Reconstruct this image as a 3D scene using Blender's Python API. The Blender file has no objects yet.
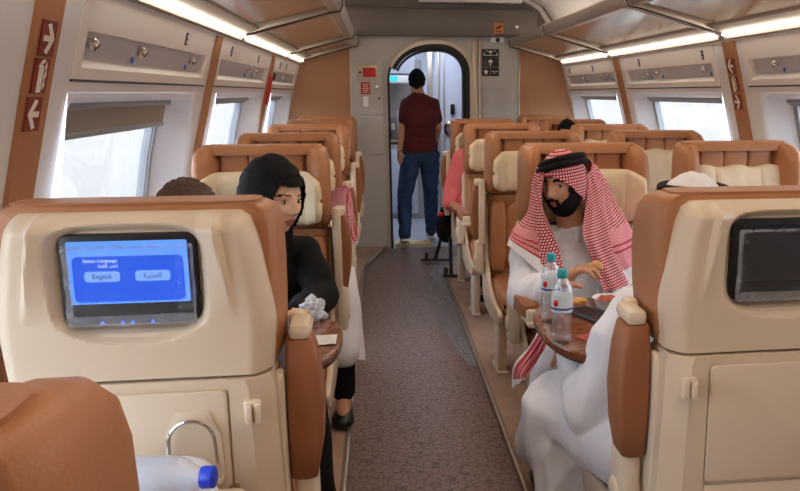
import bpy, bmesh, math, random
from mathutils import Vector, Matrix, noise
random.seed(7)
V = Vector
PI = math.pi
C = bpy.context.scene.collection
scene = bpy.context.scene
CX = 0.52          # centre line of the coach
YB = 7.6           # end wall of the saloon

# ------------------------------------------------------------------ camera
FPX, PPX, PPY, CAMH = 780.0, 490.7, 245.5, 1.5
YAW, PIT = math.radians(8), math.atan(152.5 / 780)
FW = V((math.sin(YAW) * math.cos(PIT), math.cos(YAW) * math.cos(PIT), -math.sin(PIT)))
RT = V((math.cos(YAW), -math.sin(YAW), 0))
UP = RT.cross(FW)
def at(x, y, Y):
    """a point seen at pixel (x, y) of the photograph that stands at distance Y along the coach"""
    r = FW + RT * ((x - PPX) / FPX) - UP * ((y - PPY) / FPX)
    t = Y / r.y
    return V((r.x * t, Y, CAMH + r.z * t))

cam = bpy.data.cameras.new('camera'); camo = bpy.data.objects.new('camera', cam); C.objects.link(camo)
camo.matrix_world = Matrix(((RT.x, UP.x, -FW.x, 0), (RT.y, UP.y, -FW.y, 0), (RT.z, UP.z, -FW.z, CAMH), (0, 0, 0, 1)))
cam.sensor_width = 36; cam.lens = 36 * FPX / 800; cam.shift_x = -(PPX - 400) / 800; cam.clip_start = 0.02; cam.clip_end = 500
scene.camera = camo
scene.view_settings.view_transform = 'Standard'; scene.view_settings.look = 'None'
scene.view_settings.gamma = 1; scene.view_settings.use_curve_mapping = False
scene.view_settings.exposure = 0.4

# ------------------------------------------------------------------ materials
def lin(c):
    return tuple(((v / 255) / 12.92 if v / 255 <= .04045 else ((v / 255 + .055) / 1.055) ** 2.4) for v in c) + (1,)
def mat(name, rgb, rough=.5, metal=0, bump=0, bscale=60, var=0, vscale=6, spec=.5, coat=0, emit=None, estr=0, sheen=0, stretch=None, sss=0):
    m = bpy.data.materials.new(name); m.use_nodes = True; nt = m.node_tree; b = nt.nodes['Principled BSDF']
    col = lin(rgb)
    b.inputs['Base Color'].default_value = col; b.inputs['Roughness'].default_value = rough; b.inputs['Metallic'].default_value = metal
    b.inputs['Specular IOR Level'].default_value = spec; b.inputs['Coat Weight'].default_value = coat
    if sheen: b.inputs['Sheen Weight'].default_value = sheen
    if sss:
        b.inputs['Subsurface Weight'].default_value = sss; b.inputs['Subsurface Radius'].default_value = (.012, .005, .003)
    if emit: b.inputs['Emission Color'].default_value = lin(emit); b.inputs['Emission Strength'].default_value = estr
    tc = nt.nodes.new('ShaderNodeTexCoord'); src = tc.outputs['Object']
    if stretch:
        mp = nt.nodes.new('ShaderNodeMapping'); mp.inputs['Scale'].default_value = stretch; nt.links.new(src, mp.inputs[0]); src = mp.outputs[0]
    if var:
        n = nt.nodes.new('ShaderNodeTexNoise'); n.inputs['Scale'].default_value = vscale; n.inputs['Detail'].default_value = 4; nt.links.new(src, n.inputs['Vector'])
        r = nt.nodes.new('ShaderNodeValToRGB'); e = r.color_ramp.elements; e[0].position = .3; e[1].position = .7
        e[0].color = tuple(v * (1 - var) for v in col[:3]) + (1,); e[1].color = tuple(min(1, v * (1 + var)) for v in col[:3]) + (1,)
        nt.links.new(n.outputs[0], r.inputs[0]); nt.links.new(r.outputs[0], b.inputs['Base Color'])
    if bump:
        n = nt.nodes.new('ShaderNodeTexNoise'); n.inputs['Scale'].default_value = bscale; n.inputs['Detail'].default_value = 5; nt.links.new(src, n.inputs['Vector'])
        bp = nt.nodes.new('ShaderNodeBump'); bp.inputs['Strength'].default_value = bump; bp.inputs['Distance'].default_value = .01
        nt.links.new(n.outputs[0], bp.inputs['Height']); nt.links.new(bp.outputs[0], b.inputs['Normal'])
    return m
def clear_mat(name, tint=(1, 1, 1), gloss=.12, rough=.03, bump=0, bscale=40, white=0):
    m = bpy.data.materials.new(name); m.use_nodes = True; nt = m.node_tree; nt.nodes.clear()
    out = nt.nodes.new('ShaderNodeOutputMaterial'); t = nt.nodes.new('ShaderNodeBsdfTransparent'); g = nt.nodes.new('ShaderNodeBsdfGlossy')
    t.inputs[0].default_value = tint + (1,); g.inputs['Roughness'].default_value = rough
    fr = nt.nodes.new('ShaderNodeLayerWeight'); fr.inputs[0].default_value = .35
    mr = nt.nodes.new('ShaderNodeMapRange'); mr.inputs['To Min'].default_value = gloss * .4; mr.inputs['To Max'].default_value = min(1, gloss * 5)
    mx = nt.nodes.new('ShaderNodeMixShader')
    nt.links.new(fr.outputs['Facing'], mr.inputs[0]); nt.links.new(mr.outputs[0], mx.inputs[0])
    nt.links.new(t.outputs[0], mx.inputs[1]); nt.links.new(g.outputs[0], mx.inputs[2]); last = mx
    if white:
        d = nt.nodes.new('ShaderNodeBsdfDiffuse'); d.inputs[0].default_value = (.85, .88, .92, 1)
        m2 = nt.nodes.new('ShaderNodeMixShader'); m2.inputs[0].default_value = white
        nt.links.new(mx.outputs[0], m2.inputs[1]); nt.links.new(d.outputs[0], m2.inputs[2]); last = m2
    if bump:
        n = nt.nodes.new('ShaderNodeTexNoise'); n.inputs['Scale'].default_value = bscale
        bp = nt.nodes.new('ShaderNodeBump'); bp.inputs['Strength'].default_value = bump; bp.inputs['Distance'].default_value = .02
        nt.links.new(n.outputs[0], bp.inputs['Height']); nt.links.new(bp.outputs[0], g.inputs['Normal']); nt.links.new(bp.outputs[0], fr.inputs['Normal'])
    nt.links.new(last.outputs[0], out.inputs[0]); return m
def emat(name, rgb, s):
    m = bpy.data.materials.new(name); m.use_nodes = True; nt = m.node_tree; nt.nodes.clear()
    out = nt.nodes.new('ShaderNodeOutputMaterial'); e = nt.nodes.new('ShaderNodeEmission')
    e.inputs[0].default_value = lin(rgb); e.inputs[1].default_value = s; nt.links.new(e.outputs[0], out.inputs[0]); return m

LEATHER = mat('tan_leather', (174, 118, 78), .42, bump=.12, bscale=220, var=.05, vscale=5, spec=.4)
LEATHER_D = mat('tan_leather_side', (150, 96, 62), .45, bump=.12, bscale=220, var=.05, vscale=4, spec=.35)
SHELL = mat('beige_plastic', (216, 196, 170), .42, bump=.02, bscale=300, var=.015, vscale=8)
SHELL_L = mat('light_beige_plastic', (222, 204, 180), .4, var=.015)
CREAM = mat('cream_leather', (226, 206, 172), .55, bump=.25, bscale=30, var=.04, vscale=10)
WALLM = mat('wall_laminate', (226, 222, 220), .38, var=.015, vscale=2)
PANELM = mat('panel_laminate', (234, 225, 216), .4, var=.01)
RECESSM = mat('recess_grey', (196, 193, 196), .45)
BROWNP = mat('brown_pillar', (172, 116, 74), .5, var=.04, vscale=9)
BROWNW = mat('brown_end_panel', (178, 126, 88), .5, var=.03, vscale=3)
GREYW = mat('grey_end_panel', (188, 183, 178), .4, var=.02, vscale=3)
DKHEAD = mat('dark_header', (112, 104, 98), .35, var=.05, vscale=4)
CEILM = mat('ceiling_laminate', (216, 210, 207), .5, var=.015)
METAL = mat('brushed_aluminium', (186, 172, 156), .35, metal=.75)
CHROME = mat('chrome', (215, 210, 205), .12, metal=1)
RAILM = mat('rail_grey', (168, 156, 142), .6, spec=.3)
BLACKP = mat('black_plastic', (22, 22, 24), .35)
RUBBER = mat('black_rubber', (14, 14, 15), .55)
WHITEP = mat('white_plastic', (232, 232, 232), .4)
SIGNRED = mat('sign_maroon', (128, 34, 26), .45)
SIGNW = mat('sign_white', (236, 228, 214), .5)
SIGNB = mat('sign_black', (26, 25, 25), .4)
REDP = mat('red_plastic', (196, 28, 30), .4)
ORANGE = mat('orange_sticker', (206, 128, 66), .5)
WOOD = None
def wood_mat():
    m = mat('walnut_wood', (150, 88, 52), .18, coat=.6)
    nt = m.node_tree; b = nt.nodes['Principled BSDF']; tc = nt.nodes.new('ShaderNodeTexCoord'); mp = nt.nodes.new('ShaderNodeMapping')
    mp.inputs['Scale'].default_value = (3, 26, 3); n = nt.nodes.new('ShaderNodeTexNoise'); n.inputs['Scale'].default_value = 3; n.inputs['Detail'].default_value = 8; n.inputs['Distortion'].default_value = .6
    r = nt.nodes.new('ShaderNodeValToRGB'); e = r.color_ramp.elements; e[0].position = .3; e[1].position = .68
    e[0].color = lin((94, 50, 32)); e[1].color = lin((150, 90, 58))
    nt.links.new(tc.outputs['Object'], mp.inputs[0]); nt.links.new(mp.outputs[0], n.inputs['Vector']); nt.links.new(n.outputs[0], r.inputs[0]); nt.links.new(r.outputs[0], b.inputs['Base Color'])
    return m
WOOD = wood_mat()
def glassy_shelf():
    m = mat('tinted_rack_glass', (200, 184, 164), .13, metal=.55, bump=.03, bscale=5, var=.05, vscale=3); return m
RACKG = glassy_shelf()
STRIP = emat('strip_lamp', (255, 244, 228), 9)
CEILLAMP = emat('ceiling_lamp', (255, 232, 206), 4.0)
SKIN_M = mat('skin_tan', (196, 144, 114), .5, bump=.05, bscale=300, sss=.08)
SKIN_F = mat('skin_light', (222, 176, 146), .45, sss=.1)
LIPS = mat('lips', (178, 100, 92), .45)
BROWM = mat('brow_hair', (17, 12, 11), .8, spec=.2)
SCLERA = mat('eye_white', (222, 216, 210), .3)
IRIS = mat('eye_iris', (28, 18, 14), .2)
HAIRB = mat('black_hair', (12, 11, 11), .7, spec=.2, bump=.6, bscale=160)
HAIRBR = mat('brown_hair', (84, 58, 42), .55, bump=.8, bscale=150, var=.3, vscale=70, stretch=(1, 4, 1))
BLACKCL = mat('black_cloth', (9, 9, 11), .8, bump=.2, bscale=60, spec=.25)
THOBE = mat('white_thobe_cloth', (240, 242, 248), .75, bump=.06, bscale=90)
MAROON = mat('maroon_knit', (84, 16, 20), .8, bump=.1, bscale=200)
JEANS = mat('blue_denim', (44, 66, 100), .85, bump=.15, bscale=200, var=.35, vscale=9, spec=.2)
PINKCL = mat('pink_shirt_cloth', (226, 112, 116), .8, bump=.1, bscale=120)

def carpet():
    m = mat('aisle_carpet', (128, 104, 96), .4); nt = m.node_tree; b = nt.nodes['Principled BSDF']; b.inputs['Specular IOR Level'].default_value = .6
    tc = nt.nodes.new('ShaderNodeTexCoord')
    vo = nt.nodes.new('ShaderNodeTexVoronoi'); vo.feature = 'DISTANCE_TO_EDGE'; vo.inputs['Scale'].default_value = 30
    n = nt.nodes.new('ShaderNodeTexNoise'); n.inputs['Scale'].default_value = 14; n.inputs['Detail'].default_value = 3
    va = nt.nodes.new('ShaderNodeVectorMath'); va.operation = 'MULTIPLY_ADD'; va.inputs[1].default_value = (.06, .06, .06)
    nt.links.new(tc.outputs['Object'], n.inputs['Vector']); nt.links.new(n.outputs['Color'], va.inputs[0]); nt.links.new(tc.outputs['Object'], va.inputs[2]); nt.links.new(va.outputs[0], vo.inputs['Vector'])
    r = nt.nodes.new('ShaderNodeValToRGB'); e = r.color_ramp.elements; e[0].position = .02; e[1].position = .09; e[0].color = lin((72, 54, 48)); e[1].color = lin((126, 102, 91))
    n2 = nt.nodes.new('ShaderNodeTexNoise'); n2.inputs['Scale'].default_value = 180
    mx = nt.nodes.new('ShaderNodeMix'); mx.data_type = 'RGBA'; mx.blend_type = 'OVERLAY'; mx.inputs[0].default_value = .35
    nt.links.new(vo.outputs['Distance'], r.inputs[0]); nt.links.new(tc.outputs['Object'], n2.inputs['Vector'])
    nt.links.new(r.outputs[0], mx.inputs[6]); nt.links.new(n2.outputs[0], mx.inputs[7]); nt.links.new(mx.outputs[2], b.inputs['Base Color'])
    bp = nt.nodes.new('ShaderNodeBump'); bp.inputs['Strength'].default_value = .35; bp.inputs['Distance'].default_value = .004
    nt.links.new(vo.outputs['Distance'], bp.inputs['Height']); nt.links.new(bp.outputs[0], b.inputs['Normal'])
    return m
CARPET = carpet()
PLATM = mat('platform_carpet', (168, 138, 120), .6, var=.14, vscale=7, bump=.15, bscale=200)

def check_mat(name, scale, red=(176, 30, 48), white=(236, 214, 214)):
    m = bpy.data.materials.new(name); m.use_nodes = True; nt = m.node_tree; b = nt.nodes['Principled BSDF']; b.inputs['Roughness'].default_value = .85
    uv = nt.nodes.new('ShaderNodeUVMap'); sx = nt.nodes.new('ShaderNodeSeparateXYZ'); nt.links.new(uv.outputs[0], sx.inputs[0])
    outs = []
    for i in (0, 1):
        mu = nt.nodes.new('ShaderNodeMath'); mu.operation = 'MULTIPLY'; mu.inputs[1].default_value = scale; nt.links.new(sx.outputs[i], mu.inputs[0])
        fr = nt.nodes.new('ShaderNodeMath'); fr.operation = 'FRACT'; nt.links.new(mu.outputs[0], fr.inputs[0])
        gt = nt.nodes.new('ShaderNodeMath'); gt.operation = 'GREATER_THAN'; gt.inputs[1].default_value = .45; nt.links.new(fr.outputs[0], gt.inputs[0]); outs.append(gt)
    ml = nt.nodes.new('ShaderNodeMath'); ml.operation = 'MULTIPLY'; nt.links.new(outs[0].outputs[0], ml.inputs[0]); nt.links.new(outs[1].outputs[0], ml.inputs[1])
    mx = nt.nodes.new('ShaderNodeMix'); mx.data_type = 'RGBA'; mx.inputs[6].default_value = lin(red); mx.inputs[7].default_value = lin(white)
    nt.links.new(ml.outputs[0], mx.inputs[0]); nt.links.new(mx.outputs[2], b.inputs['Base Color']); return m
CHECK = check_mat('red_white_check', 88)
CHECKL = check_mat('pink_border_weave', 150, (206, 70, 84), (240, 222, 222))
GHW = mat('ghutra_white', (232, 230, 232), .8)
GHR = mat('ghutra_red_line', (182, 42, 56), .8)

# ------------------------------------------------------------------ mesh helpers
class G:
    def __init__(s): s.v = []; s.f = []; s.m = []; s.uv = {}
    def add(s, vs, fs, mi=0, uvs=None):
        o = len(s.v); s.v += [V(p) for p in vs]
        for k, f in enumerate(fs):
            if uvs: s.uv[len(s.f)] = [uvs[i] for i in f]
            s.f.append([i + o for i in f]); s.m.append(mi)
        return s
    def bm(s, b, mi=0, M=None):
        b.verts.index_update(); vs = [(M @ v.co) if M else v.co.copy() for v in b.verts]
        s.add(vs, [[v.index for v in f.verts] for f in b.faces], mi); b.free(); return s
    def box(s, c, d, bev=0, mi=0, R=None, seg=2):
        b = bmesh.new(); bmesh.ops.create_cube(b, size=1)
        for v in b.verts: v.co = V((v.co.x * d[0], v.co.y * d[1], v.co.z * d[2]))
        if bev: bmesh.ops.bevel(b, geom=b.edges[:] + b.verts[:], offset=min(bev, min(d) * .49), segments=seg, profile=.5, affect='EDGES')
        M = Matrix.Translation(V(c)) @ (R.to_4x4() if R else Matrix.Identity(4)); return s.bm(b, mi, M)
    def prism(s, pts, axis, a, b_, bev=0, mi=0, seg=3):
        """outline pts (2D) extruded along axis from a to b"""
        def P(p, t):
            return {'x': (t, p[0], p[1]), 'y': (p[0], t, p[1]), 'z': (p[0], p[1], t)}[axis]
        b = bmesh.new(); A = [b.verts.new(P(p, a)) for p in pts]; B = [b.verts.new(P(p, b_)) for p in pts]; n = len(pts)
        b.faces.new(A); b.faces.new(B[::-1])
        for i in range(n): b.faces.new((A[i], B[i], B[(i + 1) % n], A[(i + 1) % n]))
        bmesh.ops.recalc_face_normals(b, faces=b.faces[:])
        if bev:
            ed = [e for e in b.edges if abs(e.calc_face_angle(0)) > .7]
            bmesh.ops.bevel(b, geom=ed, offset=bev, segments=seg, profile=.5, affect='EDGES')
        return s.bm(b, mi)
    def loft(s, rings, mi=0, caps=True):
        n = len(rings[0]); vs = [p for r in rings for p in r]; fs = []
        for i in range(len(rings) - 1):
            for j in range(n): fs.append([i * n + j, i * n + (j + 1) % n, (i + 1) * n + (j + 1) % n, (i + 1) * n + j])
        if caps: fs.append(list(range(n))[::-1]); fs.append([(len(rings) - 1) * n + j for j in range(n)])
        return s.add(vs, fs, mi)
    def tube(s, path, r, n=10, mi=0, closed=False):
        path = [V(p) for p in path]; rs = r if isinstance(r, (list, tuple)) else [r] * len(path); rings = []; up = None
        for i, p in enumerate(path):
            a = path[i - 1] if (i or closed) else p; c = path[(i + 1) % len(path)] if (i < len(path) - 1 or closed) else p
            t = (c - a).normalized()
            if up is None: up = t.orthogonal().normalized()
            else: up = (up - t * up.dot(t)).normalized()
            w = t.cross(up); rings.append([p + (up * math.cos(2 * PI * k / n) + w * math.sin(2 * PI * k / n)) * rs[i] for k in range(n)])
        if closed: rings.append(rings[0]); return s.loft(rings, mi, False)
        return s.loft(rings, mi)
    def lathe(s, prof, c=(0, 0, 0), axis=(0, 0, 1), n=20, mi=0):
        ax = V(axis).normalized(); u = ax.orthogonal().normalized(); w = ax.cross(u)
        rings = [[V(c) + ax * h + (u * math.cos(2 * PI * k / n) + w * math.sin(2 * PI * k / n)) * max(r, .0002) for k in range(n)] for r, h in prof]
        return s.loft(rings, mi)
    def ell(s, c, r, R=None, n=16, m=10, mi=0, e=1.0, fn=None):
        vs = []; fs = []
        def pw(t): return math.copysign(abs(t) ** e, t)
        for i in range(m + 1):
            th = -PI / 2 + PI * i / m
            for j in range(n):
                ph = 2 * PI * j / n; p = V((pw(math.cos(th)) * pw(math.cos(ph)) * r[0], pw(math.cos(th)) * pw(math.sin(ph)) * r[1], pw(math.sin(th)) * r[2]))
                if fn: p = fn(p)
                vs.append(V(c) + (R @ p if R else p))
        for i in range(m):
            for j in range(n): fs.append([i * n + j, i * n + (j + 1) % n, (i + 1) * n + (j + 1) % n, (i + 1) * n + j])
        return s.add(vs, fs, mi)
    def cap(s, a, b, ra, rb, n=14, mi=0):
        a = V(a); b = V(b); d = b - a; L = d.length; ax = d.normalized() if L > 1e-6 else V((0, 0, 1)); prof = []
        for k in range(5): t = -PI / 2 + PI / 2 * k / 4; prof.append((ra * math.cos(t), ra * math.sin(t)))
        for k in range(5): t = PI / 2 * k / 4; prof.append((rb * math.cos(t), L + rb * math.sin(t)))
        return s.lathe(prof, a, ax, n, mi)
    def grid(s, rows, mi=0, thick=0, uvs=None, mfun=None):
        R, N = len(rows), len(rows[0]); vs = [V(p) for r in rows for p in r]; o = len(s.v); s.v += vs; nrm = None
        if thick:
            nv = []
            for i in range(R):
                for j in range(N):
                    a = V(rows[min(i + 1, R - 1)][j]) - V(rows[max(i - 1, 0)][j]); b = V(rows[i][min(j + 1, N - 1)]) - V(rows[i][max(j - 1, 0)])
                    q = a.cross(b); q = q.normalized() if q.length > 1e-9 else V((0, 0, 1)); nv.append(vs[i * N + j] + q * thick)
            s.v += nv
        K = R * N
        def F(ids, m, uv=None):
            if uv: s.uv[len(s.f)] = uv
            s.f.append([o + k for k in ids]); s.m.append(m)
        for i in range(R - 1):
            for j in range(N - 1):
                q = [i * N + j, i * N + j + 1, (i + 1) * N + j + 1, (i + 1) * N + j]; m = mfun(i / (R - 1), j / (N - 1)) if mfun else mi
                u = [uvs[i][j], uvs[i][j + 1], uvs[i + 1][j + 1], uvs[i + 1][j]] if uvs else None
                F(q, m, u)
                if thick: F([K + k for k in q][::-1], m, u[::-1] if u else None)
        if thick:
            bd = [j for j in range(N)] + [i * N + N - 1 for i in range(1, R)] + [(R - 1) * N + j for j in range(N - 2, -1, -1)] + [i * N for i in range(R - 2, 0, -1)]
            for k in range(len(bd)):
                a, b = bd[k], bd[(k + 1) % len(bd)]; F([b, a, K + a, K + b], mi)
        return s
def wpos(o):
    return V((0, 0, 0)) if o is None else wpos(o.parent) + o.location
def obj(name, g, mats, parent=None, ang=40, smooth=True):
    me = bpy.data.meshes.new(name); off = wpos(parent)
    me.from_pydata([v - off for v in g.v], [], g.f); mats = mats if isinstance(mats, (list, tuple)) else [mats]
    for m in mats: me.materials.append(m)
    for p, mi in zip(me.polygons, g.m): p.material_index = mi
    if g.uv:
        ul = me.uv_layers.new(name='UVMap')
        for fi, us in g.uv.items():
            p = me.polygons[fi]
            for li, u in zip(p.loop_indices, us): ul.data[li].uv = u
    b = bmesh.new(); b.from_mesh(me)
    if not g.uv: bmesh.ops.remove_doubles(b, verts=b.verts[:], dist=1e-5)
    bmesh.ops.recalc_face_normals(b, faces=b.faces[:])
    th = math.radians(ang)
    for f in b.faces: f.smooth = smooth
    for e in b.edges: e.smooth = e.calc_face_angle(0) < th if len(e.link_faces) == 2 else True
    b.to_mesh(me); b.free()
    o = bpy.data.objects.new(name, me); C.objects.link(o)
    if parent: o.parent = parent
    return o
def tag(o, label=None, cat=None, group=None, kind=None):
    if label: o['label'] = label
    if cat: o['category'] = cat
    if group: o['group'] = group
    if kind: o['kind'] = kind
    return o
def empty(name, loc=(0, 0, 0), label=None, cat=None, group=None):
    o = bpy.data.objects.new(name, None); o.empty_display_size = .1; C.objects.link(o); o.location = V(loc); return tag(o, label, cat, group)
def struct(name, g, m, parent=None, ang=40):
    o = obj(name, g, m, parent, ang)
    if parent is None: o['kind'] = 'structure'
    return o
def copy_tree(o, parent=None):
    c = o.copy(); C.objects.link(c); c.parent = parent
    for ch in [x for x in bpy.data.objects if x.parent == o]: copy_tree(ch, c)
    return c
def cr(pts, t):
    """catmull-rom through pts, t in 0..1"""
    n = len(pts) - 1; x = min(max(t, 0), 1) * n; i = min(int(x), n - 1); f = x - i
    p0, p1, p2, p3 = pts[max(i - 1, 0)], pts[i], pts[i + 1], pts[min(i + 2, n)]
    if isinstance(p1, (int, float)):
        return .5 * ((2 * p1) + (p2 - p0) * f + (2 * p0 - 5 * p1 + 4 * p2 - p3) * f * f + (3 * p1 - p0 - 3 * p2 + p3) * f ** 3)
    p0, p1, p2, p3 = V(p0), V(p1), V(p2), V(p3)
    return .5 * ((2 * p1) + (p2 - p0) * f + (2 * p0 - 5 * p1 + 4 * p2 - p3) * f * f + (3 * p1 - p0 - 3 * p2 + p3) * f ** 3)
def rrect(w, h, r, n=6, cx=0, cy=0):
    pts = []
    for k, (sx, sy) in enumerate(((1, 1), (-1, 1), (-1, -1), (1, -1))):
        for i in range(n + 1):
            a = PI / 2 * k + PI / 2 * i / n; pts.append((cx + sx * (w / 2 - r) + r * math.cos(a), cy + sy * (h / 2 - r) + r * math.sin(a)))
    return pts
def text_g(s, size, M, font_align='CENTER', depth=.0006, mi=0, g=None):
    cu = bpy.data.curves.new('txt', 'FONT'); cu.body = s; cu.size = size; cu.align_x = font_align; cu.align_y = 'CENTER'; cu.extrude = depth; cu.resolution_u = 2
    o = bpy.data.objects.new('txt', cu); C.objects.link(o); dg = bpy.context.evaluated_depsgraph_get(); dg.update()
    me = o.evaluated_get(dg).to_mesh(); g = g or G()
    g.add([M @ v.co for v in me.vertices], [list(p.vertices) for p in me.polygons], mi)
    o.evaluated_get(dg).to_mesh_clear(); bpy.data.objects.remove(o); bpy.data.curves.remove(cu); return g
def blob(name, g, voxel, m, parent, smooth=2, fold=None, mfun=None, cut=None):
    """voxel-union of the closed pieces in g as one continuous mesh"""
    me = bpy.data.meshes.new('tmp'); me.from_pydata(g.v, [], g.f)
    b = bmesh.new(); b.from_mesh(me); bmesh.ops.remove_doubles(b, verts=b.verts[:], dist=1e-5); bmesh.ops.recalc_face_normals(b, faces=b.faces[:]); b.to_mesh(me); b.free()
    o = bpy.data.objects.new('tmp', me); C.objects.link(o)
    md = o.modifiers.new('r', 'REMESH'); md.mode = 'VOXEL'; md.voxel_size = voxel
    dg = bpy.context.evaluated_depsgraph_get(); dg.update(); ev = o.evaluated_get(dg); me2 = bpy.data.meshes.new_from_object(ev)
    bpy.data.objects.remove(o); bpy.data.meshes.remove(me)
    b = bmesh.new(); b.from_mesh(me2)
    for _ in range(smooth): bmesh.ops.smooth_vert(b, verts=b.verts[:], factor=.5, use_axis_x=True, use_axis_y=True, use_axis_z=True)
    if cut: # remove what the function names, e.g. open cuffs
        bmesh.ops.delete(b, geom=[v for v in b.verts if cut(v.co)], context='VERTS')
    if fold:
        b.normal_update(); mv = [(v, v.co + v.normal * fold(v.co)) for v in b.verts]
        for v, c in mv: v.co = c
    off = wpos(parent)
    for f in b.faces:
        f.smooth = True
        if mfun: f.material_index = mfun(f.calc_center_median())
    for v in b.verts: v.co -= off
    for x in (m if isinstance(m, (list, tuple)) else [m]): me2.materials.append(x)
    b.to_mesh(me2); b.free(); me2.name = name
    o = bpy.data.objects.new(name, me2); C.objects.link(o); o.parent = parent; return o
def folds(amp, sx, sy, sz, seed=0, ridge=True):
    def f(p):
        q = V((p.x * sx + seed, p.y * sy + seed * 2, p.z * sz)); n = noise.noise(q)
        if ridge: return amp * (1 - 2.4 * abs(n)) 
        return amp * n
    return f
# ------------------------------------------------------------------ the coach shell
PROF = [(0, 1.42), (.35, 1.43), (.72, 1.44), (1.0, 1.42), (1.25, 1.375), (1.5, 1.3115), (1.765, 1.24), (1.9, 1.235), (2.1, 1.2), (2.3, 1.06), (2.45, .8), (2.53, .4)]
def half(z):
    for (a, b), (c, d) in zip(PROF, PROF[1:]):
        if z <= c: return b + (d - b) * (z - a) / (c - a)
    return .4
def wp(s, y, z, off=0): return V((CX + s * (half(z) + off), y, z))      # a point on the side wall, off = outwards
YN = -3.4
PAN = {-1: [(2.17, 3.72), (3.93, 5.64), (5.88, 7.5)], 1: [(1.0, 1.85), (2.1, 3.74), (4.07, 5.69), (5.92, 7.5)]}
def wallG(s, bays):
    g = G(); ys = sorted({YN, YB} | {v for b in bays for v in b} | {v for b in PAN[s] for v in b}); zs = sorted({p[0] for p in PROF if p[0] <= 2.1} | {1.535, 1.752})
    for ya, yb in zip(ys, ys[1:]):
        for za, zb in zip(zs, zs[1:]):
            if any(b[0] <= ya and yb <= b[1] for b in bays) and za >= .72 - 1e-6 and zb <= 1.5 + 1e-6: continue
            if any(b[0] <= ya and yb <= b[1] for b in PAN[s]) and za > 1.53 and zb < 1.76: continue
            g.add([wp(s, ya, za), wp(s, yb, za), wp(s, yb, zb), wp(s, ya, zb)], [[0, 1, 2, 3]])
    return g
BAYS_L = [(-1.65, -.25), (.26, 1.66), (2.17, 3.6), (4.05, 5.62), (6.05, 7.44)]
BAYS_R = [(-1.65, -.25), (.26, 1.66), (2.1, 3.63), (4.07, 5.6), (6.0, 7.5)]
wz = (.72, 1.0, 1.25, 1.5)
def reveal(s, ya, yb):
    """the splayed embrasure between wall face and window frame"""
    g = G(); D = .13; i0, i1 = ya + .05, yb - .05; rr = .05
    def ring(off, a, b, z0, z1, r):
        pts = []
        for (cy, cz, st) in ((b - r, z1 - r, 0), (a + r, z1 - r, 1), (a + r, z0 + r, 2), (b - r, z0 + r, 3)):
            for k in range(5):
                t = PI / 2 * (st + k / 4); pts.append((cy + r * math.cos(t), cz + r * math.sin(t)))
        return [wp(s, y, z, off) for y, z in pts]
    sq = ring(-.001, ya - .0, yb + .0, .72, 1.5, .001)
    g.loft([sq, ring(-.001, ya + .012, yb - .012, .732, 1.488, .05), ring(.012, ya + .02, yb - .02, .74, 1.48, .05), ring(D, i0 + .04, i1 - .04, .8, 1.462, .03)], 0, False)
    return g, D, i0 + .04, i1 - .04
GLASS = clear_mat('window_glass', (.96, .98, 1), .05, .01)
REVEAL = mat('reveal_laminate', (230, 232, 240), .4)
FRAMEM = mat('window_frame_grey', (150, 152, 156), .35, metal=.4)
BLINDM = mat('blind_fabric', (150, 138, 124), .7, bump=.05)
wn = 0
for side, s, bays in (('left', -1, BAYS_L), ('right', 1, BAYS_R)):
    w = wallG(s, bays); struct('wall_' + side, w, WALLM)
    for bi, (ya, yb) in enumerate(bays):
        wn += 1; g, D, a, b = reveal(s, ya, yb)
        wo = struct('window_%d' % wn, g, REVEAL)
        f = G(); t = .03
        for (p, q, z0, z1) in ((a - .01, b + .01, 1.44, 1.475), (a - .01, b + .01, .79, .82), (a - .01, a + t, .79, 1.475), (b - t, b + .01, .79, 1.475)):
            zz = [z for z in (z0, 1.0, 1.25, z1) if z0 <= z <= z1]
            f.loft([[wp(s, p, z, D - .02), wp(s, q, z, D - .02), wp(s, q, z, D + .02), wp(s, p, z, D + .02)] for z in zz])
        if s < 0: # aluminium guide rail of the blind, standing off the far jamb
            for k in (0, 1):
                yy = b - .07 - .045 * k
                f.loft([[wp(s, yy - .008, z, D - .035), wp(s, yy + .008, z, D - .035), wp(s, yy + .008, z, D - .02), wp(s, yy - .008, z, D - .02)] for z in (.82, 1.0, 1.25, 1.44)])
        struct('window_frame', f, FRAMEM, wo)
        pg = G(); zs = [.8, 1.0, 1.25, 1.46]
        pg.grid([[wp(s, a, z, D + .005), wp(s, b, z, D + .005)] for z in zs], thick=.004)
        struct('pane', pg, GLASS, wo)
        drop = {(-1, 2): 1.375, (-1, 3): 1.45, (-1, 4): 1.45, (1, 3): 1.452, (1, 4): 1.452}.get((s, bi), 1.452)
        if s > 0 and bi < 2: drop = .83  # unseen right blinds pulled down to keep daylight off the right seat back
        bg = G(); zz = [drop] + [z for z in (1.0, 1.25) if z > drop + .02] + [1.47]
        bg.grid([[wp(s, a + .005, z, D - .045), wp(s, b - .02, z, D - .045)] for z in zz], thick=.006)
        bg.box(wp(s, (a + b) / 2, 1.462, D - .045), (.04, b - a - .03, .022), .008, 1)
        q = wp(s, (a + b) / 2, drop, D - .042); bg.box(q, (.016, b - a - .03, .022), .006, 1)
        bo = struct('blind', bg, [BLINDM, FRAMEM], wo)

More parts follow.
